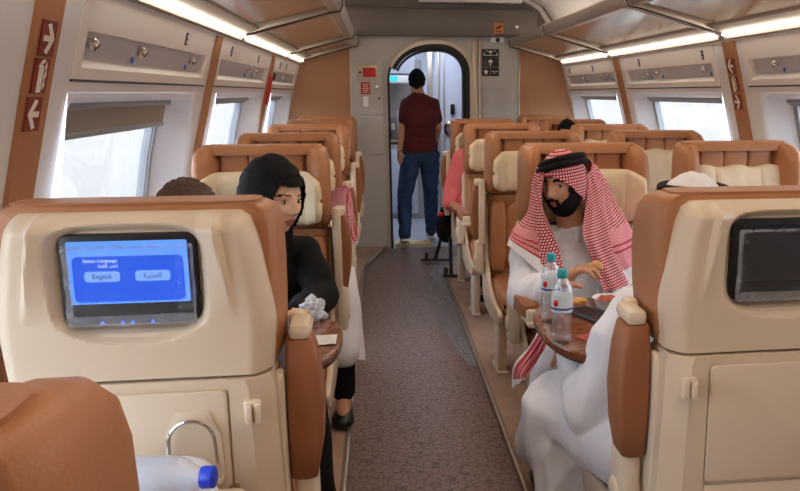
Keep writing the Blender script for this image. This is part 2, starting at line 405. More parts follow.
# floors
g = G(); g.add([(-1.0, YN, 0), (2.05, YN, 0), (2.05, YB, 0), (-1.0, YB, 0)], [[0, 1, 2, 3]]); g.add([(-1, YN, -.1), (2.05, YN, -.1), (2.05, 12, -.1), (-1, 12, -.1)], [[0, 1, 2, 3]])
struct('floor', g, CARPET)
EL = [(-.175, YN), (-.175, 6.7), (.03, YB - .01)]; ER = [(.515, YN), (.515, 6.45), (.86, YB - .01)]
def plat(edge, xo, s):
    g = G(); n = len(edge); top = [(x, y, .022) for x, y in edge] + [(xo, YB - .01, .022), (xo, YN, .022)]
    bot = [(x, y, .002) for x, y, z in top]; m = len(top)
    g.add(top + bot, [list(range(m)), list(range(m, 2 * m))[::-1]] + [[i, (i + 1) % m, m + (i + 1) % m, m + i] for i in range(m)]); return g
struct('floor_left', plat(EL, -.93, -1), PLATM); struct('floor_right', plat(ER, 1.97, 1), PLATM)
for i, e in enumerate((EL, ER)):
    g = G()
    for (x0, y0), (x1, y1) in zip(e, e[1:]):
        d = V((x1 - x0, y1 - y0, 0)); L = d.length; R = d.to_track_quat('Y', 'Z').to_matrix()
        g.box(((x0 + x1) / 2, (y0 + y1) / 2, .018), (.022, L, .022), .004, 0, R)
    struct('trim_%d' % (i + 1), g, METAL)
# ceiling and the cove above the racks
g = G(); zs = [p[0] for p in PROF if p[0] >= 2.1]
sec = [wp(-1, 0, z) for z in zs] + [V((CX, 0, 2.56))] + [wp(1, 0, z) for z in zs[::-1]]
for p, q in zip(sec, sec[1:]):
    g.add([(p.x, YN, p.z), (p.x, YB, p.z), (q.x, YB, q.z), (q.x, YN, q.z)], [[0, 1, 2, 3]])
struct('ceiling', g, CEILM, ang=60)
g = G(); zall = [p[0] for p in PROF]
g.add([wp(-1, YN, z) for z in zall] + [wp(1, YN, z) for z in zall[::-1]], [list(range(2 * len(zall)))]); struct('wall_back', g, GREYW)

# end wall with the doorway
DX0, DX1, DZ = .095, .875, 1.965
def endwall(y):
    g = G(); n = 14
    arch = [(DX0, 0)] ; r = .2
    arch = [(DX0, 0), (DX0, DZ - .34)] + [(DX0 + .42 - .42 * math.cos(PI / 2 * k / n), DZ - .34 + .34 * math.sin(PI / 2 * k / n)) for k in range(1, n + 1)] + [(DX1 - .3 + .3 * math.sin(PI / 2 * k / n), DZ - .28 + .28 * math.cos(PI / 2 * k / n)) for k in range(n + 1)] + [(DX1, 0)]
    return arch
ARCH = endwall(YB)
g = G(); T = .06
def pol(pts, y, mi): g.add([(x, y, z) for x, z in pts], [list(range(len(pts)))], mi)
zl = [z for z in zall if z <= 2.02] + [2.02, 2.02]
for za, zb in zip(zl[:-1], zl[1:-1]):
    pol([(wp(-1, 0, za).x, za), (-.262, za), (-.262, zb), (wp(-1, 0, zb).x, zb)], YB, 1); pol([(wp(1, 0, za).x, za), (1.345, za), (1.345, zb), (wp(1, 0, zb).x, zb)], YB, 1)
pol([(-.262, 0), (-.262, 2.02), (DX0, 2.02)] + ARCH[1:2][::-1] + [(DX0, 0)], YB, 0)
na = len(ARCH)
for a, b in zip(ARCH[1:-1], ARCH[2:-1]):   # above the arch
    pol([a, b, (b[0], 2.02), (a[0], 2.02)], YB, 0)
pol([(DX1, 0), (DX1, 2.02), (1.345, 2.02), (1.345, 0)], YB, 0)
zh = [2.02] + [z for z in zall if z > 2.02]
pol([(wp(-1, 0, z).x, z) for z in zh] + [(wp(1, 0, z).x, z) for z in zh[::-1]], YB, 2)
for a, b in zip(ARCH, ARCH[1:]): g.add([(a[0], YB, a[1]), (b[0], YB, b[1]), (b[0], YB + .12, b[1]), (a[0], YB + .12, a[1])], [[0, 1, 2, 3]], 0)
bmw = obj('wall_end', g, [GREYW, BROWNW, DKHEAD], ang=30); bmw['kind'] = 'structure'
# door surround: rubber gaskets and bright edge
dr = G()
def sweep(pts, o0, o1, y0, y1, mi):
    cx, cz = (DX0 + DX1) / 2, 1.0; ring = []
    for i, (x, z) in enumerate(pts):
        a = pts[max(i - 1, 0)]; b = pts[min(i + 1, len(pts) - 1)]; t = V((b[0] - a[0], b[1] - a[1])).normalized(); nx, nz = -t.y, t.x
        ring.append([(x + nx * o0, y0, z + nz * o0), (x + nx * o1, y0, z + nz * o1), (x + nx * o1, y1, z + nz * o1), (x + nx * o0, y1, z + nz * o0)])
    dr.loft(ring, mi)
sweep(ARCH[18 - 14:], -.052, .004, YB - .025, YB + .1, 0); sweep(ARCH[:7], -.006, .014, YB - .02, YB + .1, 0); sweep(ARCH[4:], -.012, .022, YB - .035, YB - .02, 1); sweep(ARCH[4:], -.078, -.056, YB - .01, YB + .1, 0)
d1 = obj('door_1', dr, [RUBBER, METAL]); d1['kind'] = 'structure'
# grey edging of the end wall and header box
g = G(); g.box((.565, YB - .05, 2.145), (1.87, .1, .25), .012); g.box((.565, YB - .103, 2.145), (1.84, .006, .225), .003)
struct('trim_3', g, DKHEAD)
g = G(); g.box((-.262, YB - .008, 1.01), (.018, .016, 2.02), .004); g.box((1.345, YB - .008, 1.01), (.014, .016, 2.02), .004); g.box((.958, YB - .012, 1.01), (.02, .024, 2.02), .004)
g.box((.915, YB - .006, 1.0), (.05, .012, 2.0), .004)
struct('trim_4', g, METAL)
g = G(); rim = [wp(-1, YB - .012, z) for z in zall if z >= 2.02] + [V((CX, YB - .012, 2.56))] + [wp(1, YB - .012, z) for z in zall[::-1] if z >= 2.02]
g.tube([p + (V((CX, YB, 1.9)) - p) * .035 for p in rim], .028, 8); struct('trim_5', g, CEILM)

# vestibule behind the doorway
VW = mat('vestibule_wall', (196, 200, 212), .35); VF = mat('vestibule_floor', (176, 180, 188), .25, var=.05); VG = mat('vestibule_grey', (168, 163, 158), .4, metal=.3)
g = G(); g.box((.52, 9.3, -.02), (2.7, 3.3, .04)); struct('floor_vestibule', g, VF)
g = G(); g.box((-.83, 9.3, 1.1), (.04, 3.3, 2.2)); g.box((1.87, 9.3, 1.1), (.04, 3.3, 2.2)); g.box((.52, 10.97, 1.1), (2.7, .04, 2.2)); struct('wall_vestibule', g, VW)
g = G(); g.box((.52, 9.3, 2.22), (2.7, 3.3, .04)); struct('ceiling_vestibule', g, VW)
g = G(); g.box((1.02, 9.42, 1.06), (.72, .05, 2.1), .01); g.box((.70, 9.38, 1.06), (.022, .03, 2.1), .005, 1); g.box((.60, 9.42, 1.1), (.06, .05, 2.18), .008, 1); g.box((.76, 9.385, 1.06), (.012, .02, 2.1), .003, 1)
d2 = obj('door_2', g, [VW, METAL]); d2['kind'] = 'structure'
g = G(); g.box((.86, 9.37, 1.31), (.05, .02, .12), .008); struct('door_switch', g, BLACKP, d2)
g = G(); g.lathe([(.10, 0), (.10, .02), (.07, .025), (.07, .01), (0, .01)], (.85, 9.39, 1.08), (0, -1, 0)); g.box((.85, 9.365, 1.08), (.03, .02, .12), .006); struct('door_handle', g, CHROME, d2)
g = G(); g.box((.3, 7.78, .012), (.36, .2, .02), .003); struct('trim_6', g, mat('yellow_threshold', (206, 186, 140), .6))
# galley unit seen through the doorway
gu = empty('galley_unit', (.2, 9.5, 0), 'grey galley unit with open niches seen left of the man through the doorway', 'kitchen unit')
g = G(); g.box((.17, 9.7, .45), (.72, .5, .9), .01); g.box((.17, 9.92, 1.4), (.72, .04, 1.0)); g.box((.17, 9.7, .93), (.74, .54, .03), .006, 1); obj('body', g, [VG, METAL], gu)
g = G(); g.box((.14, 9.62, 1.86), (.56, .4, .28), .01); obj('overhead_cabinet', g, VW, gu)
g = G(); g.box((.14, 9.6, 1.665), (.42, .3, .1), .008); obj('display_housing', g, WHITEP, gu)
g = G(); g.box((.09, 9.446, 1.665), (.26, .006, .06)); obj('display', g, emat('cyan_display', (60, 190, 200), 1.2), gu)
for i in range(3):
    g = G(); g.box((.02 + .17 * i, 9.44, .45), (.15, .02, .78), .006); dd = obj('door', g, VW, gu)
    g = G(); g.box((.06 + .17 * i, 9.425, .7), (.012, .012, .12), .003); obj('handle', g, CHROME, dd)
g = G(); g.box((.02, 9.72, 1.2), (.15, .3, .5), .02); g.lathe([(.04, 0), (.04, .03), (.03, .035)], (.02, 9.57, 1.3), (0, -1, 0)); tag(obj('coffee_machine', g, METAL), 'silver drinks machine on the galley worktop left of the standing man', 'machine')
for i, (x, h, c) in enumerate(((.16, .26, (90, 84, 78)), (.25, .34, (196, 192, 190)), (.35, .3, (210, 208, 206)))):
    g = G(); g.box((x, 9.68, .947 + h / 2), (.075, .14, h), .012); g.box((x, 9.605, .945 + h * .6), (.05, .01, h * .3), .004, 1)
    lab = ('dark grey carton on the galley worktop beside the drinks machine', 'light grey carton between dark carton and white carton in the galley', 'white carton at the right end of the galley worktop')[i]
    tag(obj('carton', g, [mat('carton_%d' % i, c, .6), VG]), lab, 'carton', None)
# doors between train floor and vestibule lights
g = G(); g.box((.5, 8.7, 2.19), (.9, .35, .02), .005); tag(obj('vestibule_lamp', g, emat('vestibule_lamp', (226, 236, 255), 12)), 'white flat lamp on the ceiling beyond the doorway', 'lamp')
g = G(); g.box((.9, 10.0, 2.19), (1.2, .3, .02), .005); tag(obj('vestibule_lamp', g, emat('vestibule_lamp_far', (226, 236, 255), 12)), 'white flat lamp farther back on the ceiling beyond the doorway', 'lamp')

# ------------------------------------------------------------------ wall fittings
PAN_DONE = 1
PY_L = [(-1.94, -1.82), (-.02, .1), (1.895, 2.03), (3.78, 3.89), (5.7, 5.82)]
PY_R = [(-1.94, -1.82), (-.02, .1), (1.895, 2.03), (3.8, 3.93), (5.75, 5.86)]
tn = 6
for s, P in ((-1, PY_L), (1, PY_R)):
    for a, b in P:
        tn += 1; g = G(); zs = [.02, .35, .72, 1.0, 1.25, 1.5, 1.755]
        g.loft([[wp(s, a, z, -.012), wp(s, b, z, -.012), wp(s, b, z, .01), wp(s, a, z, .01)] for z in zs]); struct('trim_%d' % tn, g, BROWNP)
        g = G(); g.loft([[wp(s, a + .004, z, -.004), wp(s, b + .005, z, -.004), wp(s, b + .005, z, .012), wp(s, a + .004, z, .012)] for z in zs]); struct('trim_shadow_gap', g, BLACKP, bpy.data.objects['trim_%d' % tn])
def on_wall(s, y, z, off):
    """matrix: local x along travel direction as read from inside, y up the wall, z out of the wall into the coach"""
    up = (wp(s, y, z + .05) - wp(s, y, z - .05)).normalized(); al = V((0, 1, 0)) if s < 0 else V((0, -1, 0)); nm = al.cross(up)
    p = wp(s, y, z, -off); return Matrix(((al.x, up.x, nm.x, p.x), (al.y, up.y, nm.y, p.y), (al.z, up.z, nm.z, p.z), (0, 0, 0, 1)))
ARROW = [(-.026, -.0065), (.006, -.0065), (-.014, -.03), (.002, -.034), (.03, 0), (.002, .034), (-.014, .03), (.006, .0065), (-.026, .0065)]
EXT1 = [(-.016, -.036), (.008, -.036), (.008, .018), (.002, .026), (-.010, .026), (-.016, .018)]
EXT2 = [(-.008, .028), (.004, .028), (.012, .034), (.010, .038), (-.004, .036), (-.02, .022), (-.017, .019)]
FLAME = [[(.014, -.03), (.024, -.02), (.02, -.008), (.013, -.018)], [(.014, -.01), (.026, .002), (.022, .016), (.013, .002)], [(.014, .012), (.024, .02), (.02, .032), (.013, .022)]]
def sign(s, y, z, w, h, kind, label, flip=1):
    M = on_wall(s, y, z, .0145); g = G(); g.prism([(-w / 2, -h / 2), (w / 2, -h / 2), (w / 2, h / 2), (-w / 2, h / 2)], 'z', -.002, .002)
    g.v = [M @ v for v in g.v]; o = tag(obj('safety_sign', g, SIGNRED), label, 'sign', None)
    g = G(); sc = w / .075
    shapes = [ARROW] if kind == 'arrow' else [EXT1, EXT2] + FLAME
    for sh in shapes: g.prism([(x * sc * flip, y_ * sc) for x, y_ in sh], 'z', .002, .0028)
    g.v = [M @ v for v in g.v]; obj('pictogram', g, SIGNW, o)
sign(-1, 1.957, 1.622, .078, .082, 'arrow', 'maroon sign with white right-pointing arrow on near left pillar')
sign(-1, 1.951, 1.538, .078, .08, 'ext', 'maroon fire extinguisher sign between two arrows on near left pillar')
sign(-1, 1.945, 1.452, .078, .08, 'arrow', 'maroon sign with white left-pointing arrow on near left pillar', -1)
sign(1, 3.868, 1.635, .082, .08, 'arrow', 'maroon sign with left-pointing arrow, topmost on the right pillar', -1)
sign(1, 3.868, 1.545, .082, .078, 'ext', 'maroon fire extinguisher sign in middle of the right pillar')
sign(1, 3.868, 1.455, .082, .08, 'arrow', 'maroon sign with right-pointing arrow, lowest on the right pillar')

def service_panel(s, a, b, label, lights, grilles):
    root = empty('service_panel', wp(s, (a + b) / 2, 1.55), label, 'panel', None)
    g = G(); z0, z1 = 1.535, 1.752; ra, rb = a + .05, b - .05; rz0, rz1 = 1.565, 1.66
    def Q(y0, y1, za, zb, o0, o1, mi=0, o2=None, o3=None):
        g.add([wp(s, y0, za, -o0), wp(s, y1, za, -o0), wp(s, y1, zb, -o1), wp(s, y0, zb, -o1)], [[0, 1, 2, 3]], mi)
    O = .004
    Q(a, b, z0, rz0, O, O); Q(a, b, rz1, z1, O, O); Q(a, ra, rz0, rz1, O, O); Q(rb, b, rz0, rz1, O, O)
    Q(ra + .02, rb - .02, rz0 + .025, rz1, -.024, -.012, 1); Q(ra, rb, rz0, rz0 + .025, O, -.024)           # channel back, sill
    g.add([wp(s, ra, rz0, -O), wp(s, ra, rz1, -O), wp(s, ra + .02, rz1, .012), wp(s, ra + .02, rz0 + .025, .024)], [[0, 1, 2, 3]], 0)
    g.add([wp(s, rb, rz0, -O), wp(s, rb, rz1, -O), wp(s, rb - .02, rz1, .012), wp(s, rb - .02, rz0 + .025, .024)], [[0, 1, 2, 3]], 0)
    Q(ra, rb, rz1, rz1 + .0001, -.012, O)
    for y0, y1, za, zb in ((a, b, z0, z0), (a, b, z1, z1)): g.add([wp(s, y0, za, -O), wp(s, y1, za, -O), wp(s, y1, za, .002), wp(s, y0, za, .002)], [[0, 1, 2, 3]])
    for y0 in (a, b): g.add([wp(s, y0, z0, -O), wp(s, y0, z1, -O), wp(s, y0, z1, .002), wp(s, y0, z0, .002)], [[0, 1, 2, 3]])
    obj('body', g, [PANELM, RECESSM], root, smooth=False)
    g = G(); g.box(wp(s, (a + b) / 2, z0 - .003, -.002), (.006, b - a, .007)); obj('seal', g, BLACKP, root)
    for y in lights:
        M = on_wall(s, y, 1.635, -.013); g = G(); g.lathe([(.017, 0), (.017, .014), (.012, .022), (.012, .016), (0, .016)], (0, 0, 0), (0, -.5, 1), 14); g.v = [M @ v for v in g.v]
        rl = obj('reading_light', g, CHROME, root)
        M = on_wall(s, y + .07 * (1 if s < 0 else -1) * 0 - .055, 1.604, -.018); g = G(); g.box((0, 0, .004), (.014, .02, .008), .003); g.v = [M @ v for v in g.v]; obj('button', g, mat('blue_button', (90, 130, 220), .3) if 'blue_button' not in bpy.data.materials else bpy.data.materials['blue_button'], rl)
    for y in grilles:
        M = on_wall(s, y, 1.705, .0045); g = G(); g.box((0, 0, 0), (.034, .05, .006), .005); g.box((0, -.011, .003), (.022, .012, .003), .003, 1); g.box((0, .011, .003), (.022, .012, .003), .003, 1); g.v = [M @ v for v in g.v]; obj('speaker_grille', g, [BLACKP, RECESSM], root)
service_panel(-1, 2.17, 3.72, 'beige service panel with reading lights above the large near left window', (2.3, 2.75, 3.45), (3.25,))
service_panel(-1, 3.93, 5.64, 'beige service panel above the second left window, behind near brown strip', (4.9, 5.15), (4.2, 5.1))
service_panel(-1, 5.88, 7.5, 'beige service panel above the left window nearest the end wall', (6.6, 6.9), (6.2, 6.6))
service_panel(1, 2.1, 3.74, 'beige service panel above the right window cut by the photo edge', (2.3, 3.45), (2.9,))
service_panel(1, 4.07, 5.69, 'beige service panel above the wide right window beside red arrow strip', (4.25, 5.0, 5.2), (4.22, 5.3))
service_panel(1, 5.9, 7.5, 'beige service panel above the right window nearest the end wall', (6.1, 6.3, 6.9), (6.5, 7.3))
# fittings on the first left bay before the pillar
M = on_wall(-1, 1.80, 1.735, .004); g = G(); g.box((0, 0, 0), (.07, .03, .012), .005); g.v = [M @ v for v in g.v]
tag(obj('wall_vent', g, BLACKP), 'small black wall vent at the top left corner beside near pillar', 'vent')
hm = empty('emergency_hammer', wp(-1, 5.72, 1.5, -.02), 'red emergency hammer holder hanging on the far left pillar', 'hammer')
M = on_wall(-1, 5.72, 1.515, .025); g = G(); g.box((0, 0, 0), (.06, .2, .02), .006); g.v = [M @ v for v in g.v]; obj('holder', g, REDP, hm)
M = on_wall(-1, 5.72, 1.585, .04); g = G(); g.box((0, .03, 0), (.03, .05, .02), .005); g.v = [M @ v for v in g.v]; obj('clip', g, BLACKP, hm)

# ------------------------------------------------------------------ luggage racks and strip lights
COVE_FILL = emat('cove_fill_glow', (255, 240, 222), 2.5)  # glow of the unseen fill strips added above the racks
def rack(s, a, b, label, lab2):
    root = empty('luggage_rack', (CX + s * 1.0, (a + b) / 2, 1.85), label, 'luggage rack')
    def X(h): return CX + s * h
    g = G(); a2, b2 = a + .035, b - .035
    g.loft([[V((X(h), y, z)) for h, z in ((1.13, 1.835), (.74, 1.935), (.74, 1.947), (1.13, 1.847))] for y in (a2, b2)]); obj('shelf_glass', g, RACKG, root, smooth=False)
    g = G(); prof = [(.77, 1.925), (.725, 1.925), (.70, 1.955), (.70, 1.985), (.715, 2.0), (.77, 2.0)]
    g.loft([[V((X(h), y, z)) for h, z in prof] for y in (a + .02, b - .02)]); obj('front_rail', g, METAL, root)
    g = G(); prof = [(1.238, 1.80), (1.205, 1.795), (1.13, 1.825), (1.13, 1.86), (1.238, 1.9)]
    g.loft([[V((X(h), y, z)) for h, z in prof] for y in (a + .01, b - .01)]); obj('wall_rail', g, RAILM, root)
    for y in (a + .024, b - .018):
        g = G(); prof = [(1.235, 1.785), (.76, 1.908), (.705, 1.915), (.69, 1.95), (.69, 1.99), (.72, 2.012), (.8, 2.012), (1.235, 1.93)]
        g.prism([(X(h), z) for h, z in prof], 'y', y - .014, y + .014, .004, seg=2); obj('end_bracket', g, METAL, root)
        g = G(); yy = y - .0165; g.tube([V((X(h), y - .016, z)) for h, z in ((1.2, 1.795), (.765, 1.912), (.71, 1.92), (.695, 1.952), (.697, 1.99))], .004, 6); obj('seal', g, BLACKP, root)
    g = G(); g.loft([[V((X(h), y, z)) for h, z in ((1.05, 1.99), (.95, 1.99), (.95, 2.0), (1.05, 2.0))] for y in (a + .06, b - .06)]); obj('cove_fill', g, COVE_FILL, root)  # added strip hidden on the rack top, brightens the ceiling cove
    st = empty('strip_light', (CX + s * 1.19, (a + b) / 2, 1.79), lab2, 'lamp')
    g = G(); g.loft([[V((X(h), y, z)) for h, z in ((1.204, 1.781), (1.192, 1.785), (1.194, 1.793), (1.206, 1.79))] for y in (a + .05, b - .05)]); obj('diffuser', g, STRIP, st)
    g = G(); g.loft([[V((X(h), y, z)) for h, z in ((1.238, 1.765), (1.215, 1.768), (1.215, 1.79), (1.238, 1.79))] for y in (a + .03, b - .03)]); obj('housing', g, RAILM, st)
YL = [-2.0, .1, 2.22, 4.35, 6.4, 7.52]; YR = [-2.0, .1, 1.85, 3.9, 5.9, 7.45]
ordl = ('first left rack section, behind the viewpoint', 'left rack section beside the viewpoint', 'nearest left glass luggage rack in the top left corner of the photo', 'second left glass luggage rack, beyond the first divider', 'farthest left glass luggage rack touching the end wall')
ordr = ('first right rack section, behind the viewpoint', 'right rack section beside the viewpoint', 'nearest right glass luggage rack in the top right corner of the photo', 'middle right glass luggage rack above the wide right window', 'farthest right glass luggage rack touching the end wall')
def sl(t): return t.replace('glass luggage rack', 'strip light under the rack').replace('rack section', 'strip light')
for i in range(1, 5): rack(-1, YL[i], YL[i + 1], ordl[i], sl(ordl[i]))
for i in range(1, 5): rack(1, YR[i], YR[i + 1], ordr[i], sl(ordr[i]))
# ceiling lamps along the centre
for i, y in enumerate((-1.6, .6, 2.8, 5.0)):
    g = G(); g.box((CX, y, 2.535), (.5, 1.3, .02), .006); tag(obj('ceiling_lamp', g, CEILLAMP), 'long flat ceiling lamp along the middle of the coach', 'lamp', 'ceiling lamps above the aisle')

# ------------------------------------------------------------------ end wall fittings
ep = empty('emergency_station', (-.11, YB, 1.54), 'light grey emergency panel with red alarm box on the end wall', 'panel')
g = G(); g.prism(rrect(.285, .49, .012, 3, -.11, 1.545), 'y', YB - .02, YB, .003); obj('plate', g, mat('panel_grey', (190, 184, 178), .4), ep)
g = G(); g.prism(rrect(.19, .15, .008, 3, -.105, 1.69), 'y', YB - .03, YB - .02, .003); ab = obj('alarm_box', g, METAL, ep)
g = G(); g.prism(rrect(.12, .085, .008, 3, -.085, 1.69), 'y', YB - .042, YB - .03, .003); obj('alarm_cover', g, REDP, ab)
g = G(); g.lathe([(.012, 0), (.012, .01), (0, .01)], (-.17, YB - .03, 1.69), (0, -1, 0)); obj('alarm_button', g, BLACKP, ab)
g = G(); g.prism(rrect(.085, .11, .006, 3, -.125, 1.545), 'y', YB - .025, YB - .02); rs = obj('notice', g, REDP, ep)
g = G()
for k in range(5): g.box((-.125, YB - .0255, 1.58 - k * .018), (.06 - .012 * (k % 2), .001, .006))
obj('notice_text', g, SIGNW, rs)
g = G(); g.lathe([(.018, 0), (.018, .012), (.012, .014), (0, .014)], (-.02, YB - .02, 1.55), (0, -1, 0)); obj('lock', g, CHROME, ep)
g = G(); g.prism(rrect(.05, .1, .02, 4, -.125, 1.42), 'y', YB - .032, YB - .02, .003); obj('pull_handle', g, WHITEP, ep)
g = G(); g.lathe([(.01, 0), (.01, .01), (0, .01)], (0.0, YB - .02, 1.45), (0, -1, 0)); obj('screw', g, BLACKP, ep)
g = G(); g.prism(rrect(.285, .36, .01, 3, -.11, 1.1), 'y', YB - .006, YB, .002); tag(obj('wall_hatch', g, GREYW), 'plain grey hatch panel below the emergency panel', 'panel')
def bsign(x, z, w, h, label, shapes, cells=False):
    g = G(); g.box((x, YB - .004, z), (w, .008, h), .002); o = tag(obj('direction_sign', g, SIGNB), label, 'sign')
    g = G()
    for sh in shapes: g.prism([(x + a * w / 2, z + b * h / 2) for a, b in sh], 'y', YB - .0095, YB - .008)
    obj('pictogram', g, SIGNW, o)
def upar(cx, cy, sx, sy): return [(cx - .09 * sx, cy - sy), (cx + .09 * sx, cy - sy), (cx + .09 * sx, cy + .25 * sy), (cx + .42 * sx, cy - .1 * sy), (cx + .5 * sx, cy + .2 * sy), (cx, cy + sy), (cx - .5 * sx, cy + .2 * sy), (cx - .42 * sx, cy - .1 * sy), (cx - .09 * sx, cy + .25 * sy)]
def rc(a, b, c, d): return [(a, b), (c, b), (c, d), (a, d)]
bsign(1.065, 1.872, .165, .08, 'black sign with arrow and luggage symbol, upper on the grey end wall', [upar(0, .15, .5, .55), rc(-.75, -.55, .75, -.42), rc(-.8, -.55, -.7, .1), rc(.7, -.55, .8, .1), rc(-.6, .5, -.25, .62), rc(.25, .5, .6, .62)])
star = [(-.52 + .3 * (1 if k % 2 == 0 else .42) * math.sin(PI * k / 5), -.55 + .36 * (1 if k % 2 == 0 else .42) * math.cos(PI * k / 5)) for k in range(10)]
bsign(1.065, 1.745, .165, .17, 'black sign with upward arrow and star, lower on the grey end wall', [upar(0, .5, .55, .36), rc(-.98, -.02, .98, 0), rc(-.01, -.95, .01, -.02), star, rc(.15, -.5, .85, -.45), rc(.25, -.7, .7, -.66)])
g = G(); g.box((1.13, YB - .104, 2.095), (.092, .008, .1), .002); o = tag(obj('no_smoking_sticker', g, ORANGE), 'square orange no smoking sticker on the dark header above the door', 'sticker')
g = G(); g.prism([(1.10, 2.10), (1.15, 2.125), (1.16, 2.11), (1.11, 2.085)], 'y', YB - .1095, YB - .108); g.box((1.13, YB - .1085, 2.07), (.05, .001, .008)); obj('pictogram', g, SIGNB, o)
cm = empty('security_camera', (1.12, YB - .02, 1.99), 'small white security camera under the header beside the sticker', 'camera')
g = G(); g.prism(rrect(.13, .045, .015, 4, 1.125, 1.995), 'y', YB - .07, YB, .005); obj('housing', g, WHITEP, cm)
g = G(); g.lathe([(.02, 0), (.02, .01), (.014, .02), (0, .022)], (1.125, YB - .07, 1.992), (0, -1, 0)); obj('lens', g, BLACKP, cm)
for i, (x, l) in enumerate(((-.27, 'tiny brass sprinkler on the left end of the dark header'), (1.3, 'tiny brass sprinkler right of the orange sticker on the header'))):
    g = G(); g.lathe([(.014, 0), (.014, .004), (.006, .006), (.006, .02), (.014, .022), (0, .024)], (x, YB - .106, 2.11), (0, -1, 0)); tag(obj('sprinkler', g, CHROME), l, 'sprinkler')
g = G(); g.box((.87, YB - .06, 2.375), (.98, .1, .10), .02); ds = tag(obj('display_box', g, WHITEP), 'wide white display box high above the door at the top edge', 'display')
g = G(); g.box((.87, YB - .112, 2.38), (.8, .006, .05), .002); obj('display_screen', g, BLACKP, ds)

# ------------------------------------------------------------------ outside
SAND = mat('desert_sand', (126, 117, 106), .9, var=.12, vscale=.03)
g = G(); g.box((0, 60, -1.6), (900, 700, .1)); struct('ground', g, SAND)
g = G(); random.seed(3)
for sx in (-1, 1):
    rows = []
    for i in range(9):
        row = []
        for j in range(60):
            y = -160 + j * 8; x = sx * (70 + i * 9); hgt = max(0, math.sin(PI * i / 8)) * (2.2 + 5.5 * abs(noise.noise(V((j * .13, i * .25, sx * 4)))))
            row.append((x, y, -1.6 + hgt))
        rows.append(row)
    g.grid(rows)
struct('hills', g, SAND)
# ------------------------------------------------------------------ seats
# local frame: x across, y the way the passenger faces (0 = back shell), z up
def wing(s):
    g = G(); rings = []
    for z, yf, k in ((.957, .13, .86), (.966, .16, .95), (.99, .205, 1), (1.03, .238, 1), (1.08, .256, 1), (1.15, .264, 1), (1.21, .258, 1), (1.25, .24, .995), (1.275, .21, .97), (1.287, .175, .93), (1.292, .14, .88)):
        o = .257 * k; i0 = .155 + (1 - k) * .1; r = min(.03, (yf - .05) * .4)
        ct = [(o - .012, .05), (o, .075), (o + .004, .13), (o, yf - .035), (o - .012, yf - .008), (o - .03, yf), (.205 + (k - 1) * .1, yf - .018), (.19, yf * .55 + .07), (i0 + .01, .12), (i0, .1), (i0, .06), (i0 + .02, .05)]
        ct = [V((x, min(y, yf) if y > .1 else y, 0)) for x, y in ct]
        rings.append([(s * p.x, p.y, z) for p in (cr(ct + ct[:1], t / 36) for t in range(36))])
    g.loft(rings); return g
def upper_shell(with_screen=True):
    g = G(); NZ, NX = 84, 100; rows = []
    def hw(z): return cr([.245, .249, .252, .247, .238, .229, .214], (z - .955) / .325)
    def dep(x, z, w):
        u = abs(x) / w; y = -.018 + .045 * max(0, (u - .84) / .16) ** 2.0                          # turned-back sides
        zz = (z - .955) / .325
        y += .05 * max(0, (zz - .9) / .1) ** 2
        ex = .155 + .03 * (1.28 - z) / .2; f = min(1, max(0, (z - 1.08) / .12))                # two tapering ridges
        d = abs(x) - ex
        if -.035 < d < 0: y -= .02 * f * (1 - abs(d + .0) / .035)
        elif d >= 0: y -= .02 * f * max(0, 1 - d / .01)
        # scoop around the monitor, deeper below it
        rx, rz = abs(x) / .132, (z - 1.16) / .097
        k = (abs(rx) ** 5 + abs(rz) ** 5) ** .2
        y += .026 * min(1, max(0, (1.08 - k) / .13))
        q = ((x / .12) ** 2 + ((z - 1.075) / .038) ** 2)
        if z < 1.08: y += .02 * max(0, min(1, (1 - q) / .35)) * (1 if k > .9 else 0)
        return y
    for i in range(NZ + 1):
        z = .968 + .312 * i / NZ; w = hw(z); rows.append([(w * (2 * j / NX - 1), dep(w * (2 * j / NX - 1), z, w), z) for j in range(NX + 1)])
    g.grid(rows)
    # side returns and top return
    for s in (0, -1):
        g.grid([[r[s], (r[s][0] * 1.0, .085, r[s][2])] for r in rows], mi=0)
    g.grid([rows[-1], [(x, .085, z + .002) for x, y, z in rows[-1]]]); g.grid([rows[0], [(x, .085, z) for x, y, z in rows[0]]])
    return g
def backrest():
    g = G(); rings = []
    for z, w, y0, y1 in ((.46, .22, .05, .13), (.50, .235, .04, .15), (.7, .24, .03, .145), (.9, .245, .025, .135), (.952, .25, .025, .13)):
        rings.append([(x, y, z) for x, y in rrect(2 * w, y1 - y0, .035, 5, 0, (y0 + y1) / 2)])
    g.loft(rings); rings = []
    for z, w, y0, y1 in ((.957, .24, .03, .12), (.975, .252, .045, .135), (1.15, .254, .05, .13), (1.24, .252, .05, .13), (1.275, .243, .045, .125), (1.29, .222, .05, .11)):
        rings.append([(x, y, z) for x, y in rrect(2 * w, y1 - y0, .035, 5, 0, (y0 + y1) / 2)])
    g.loft(rings); return g
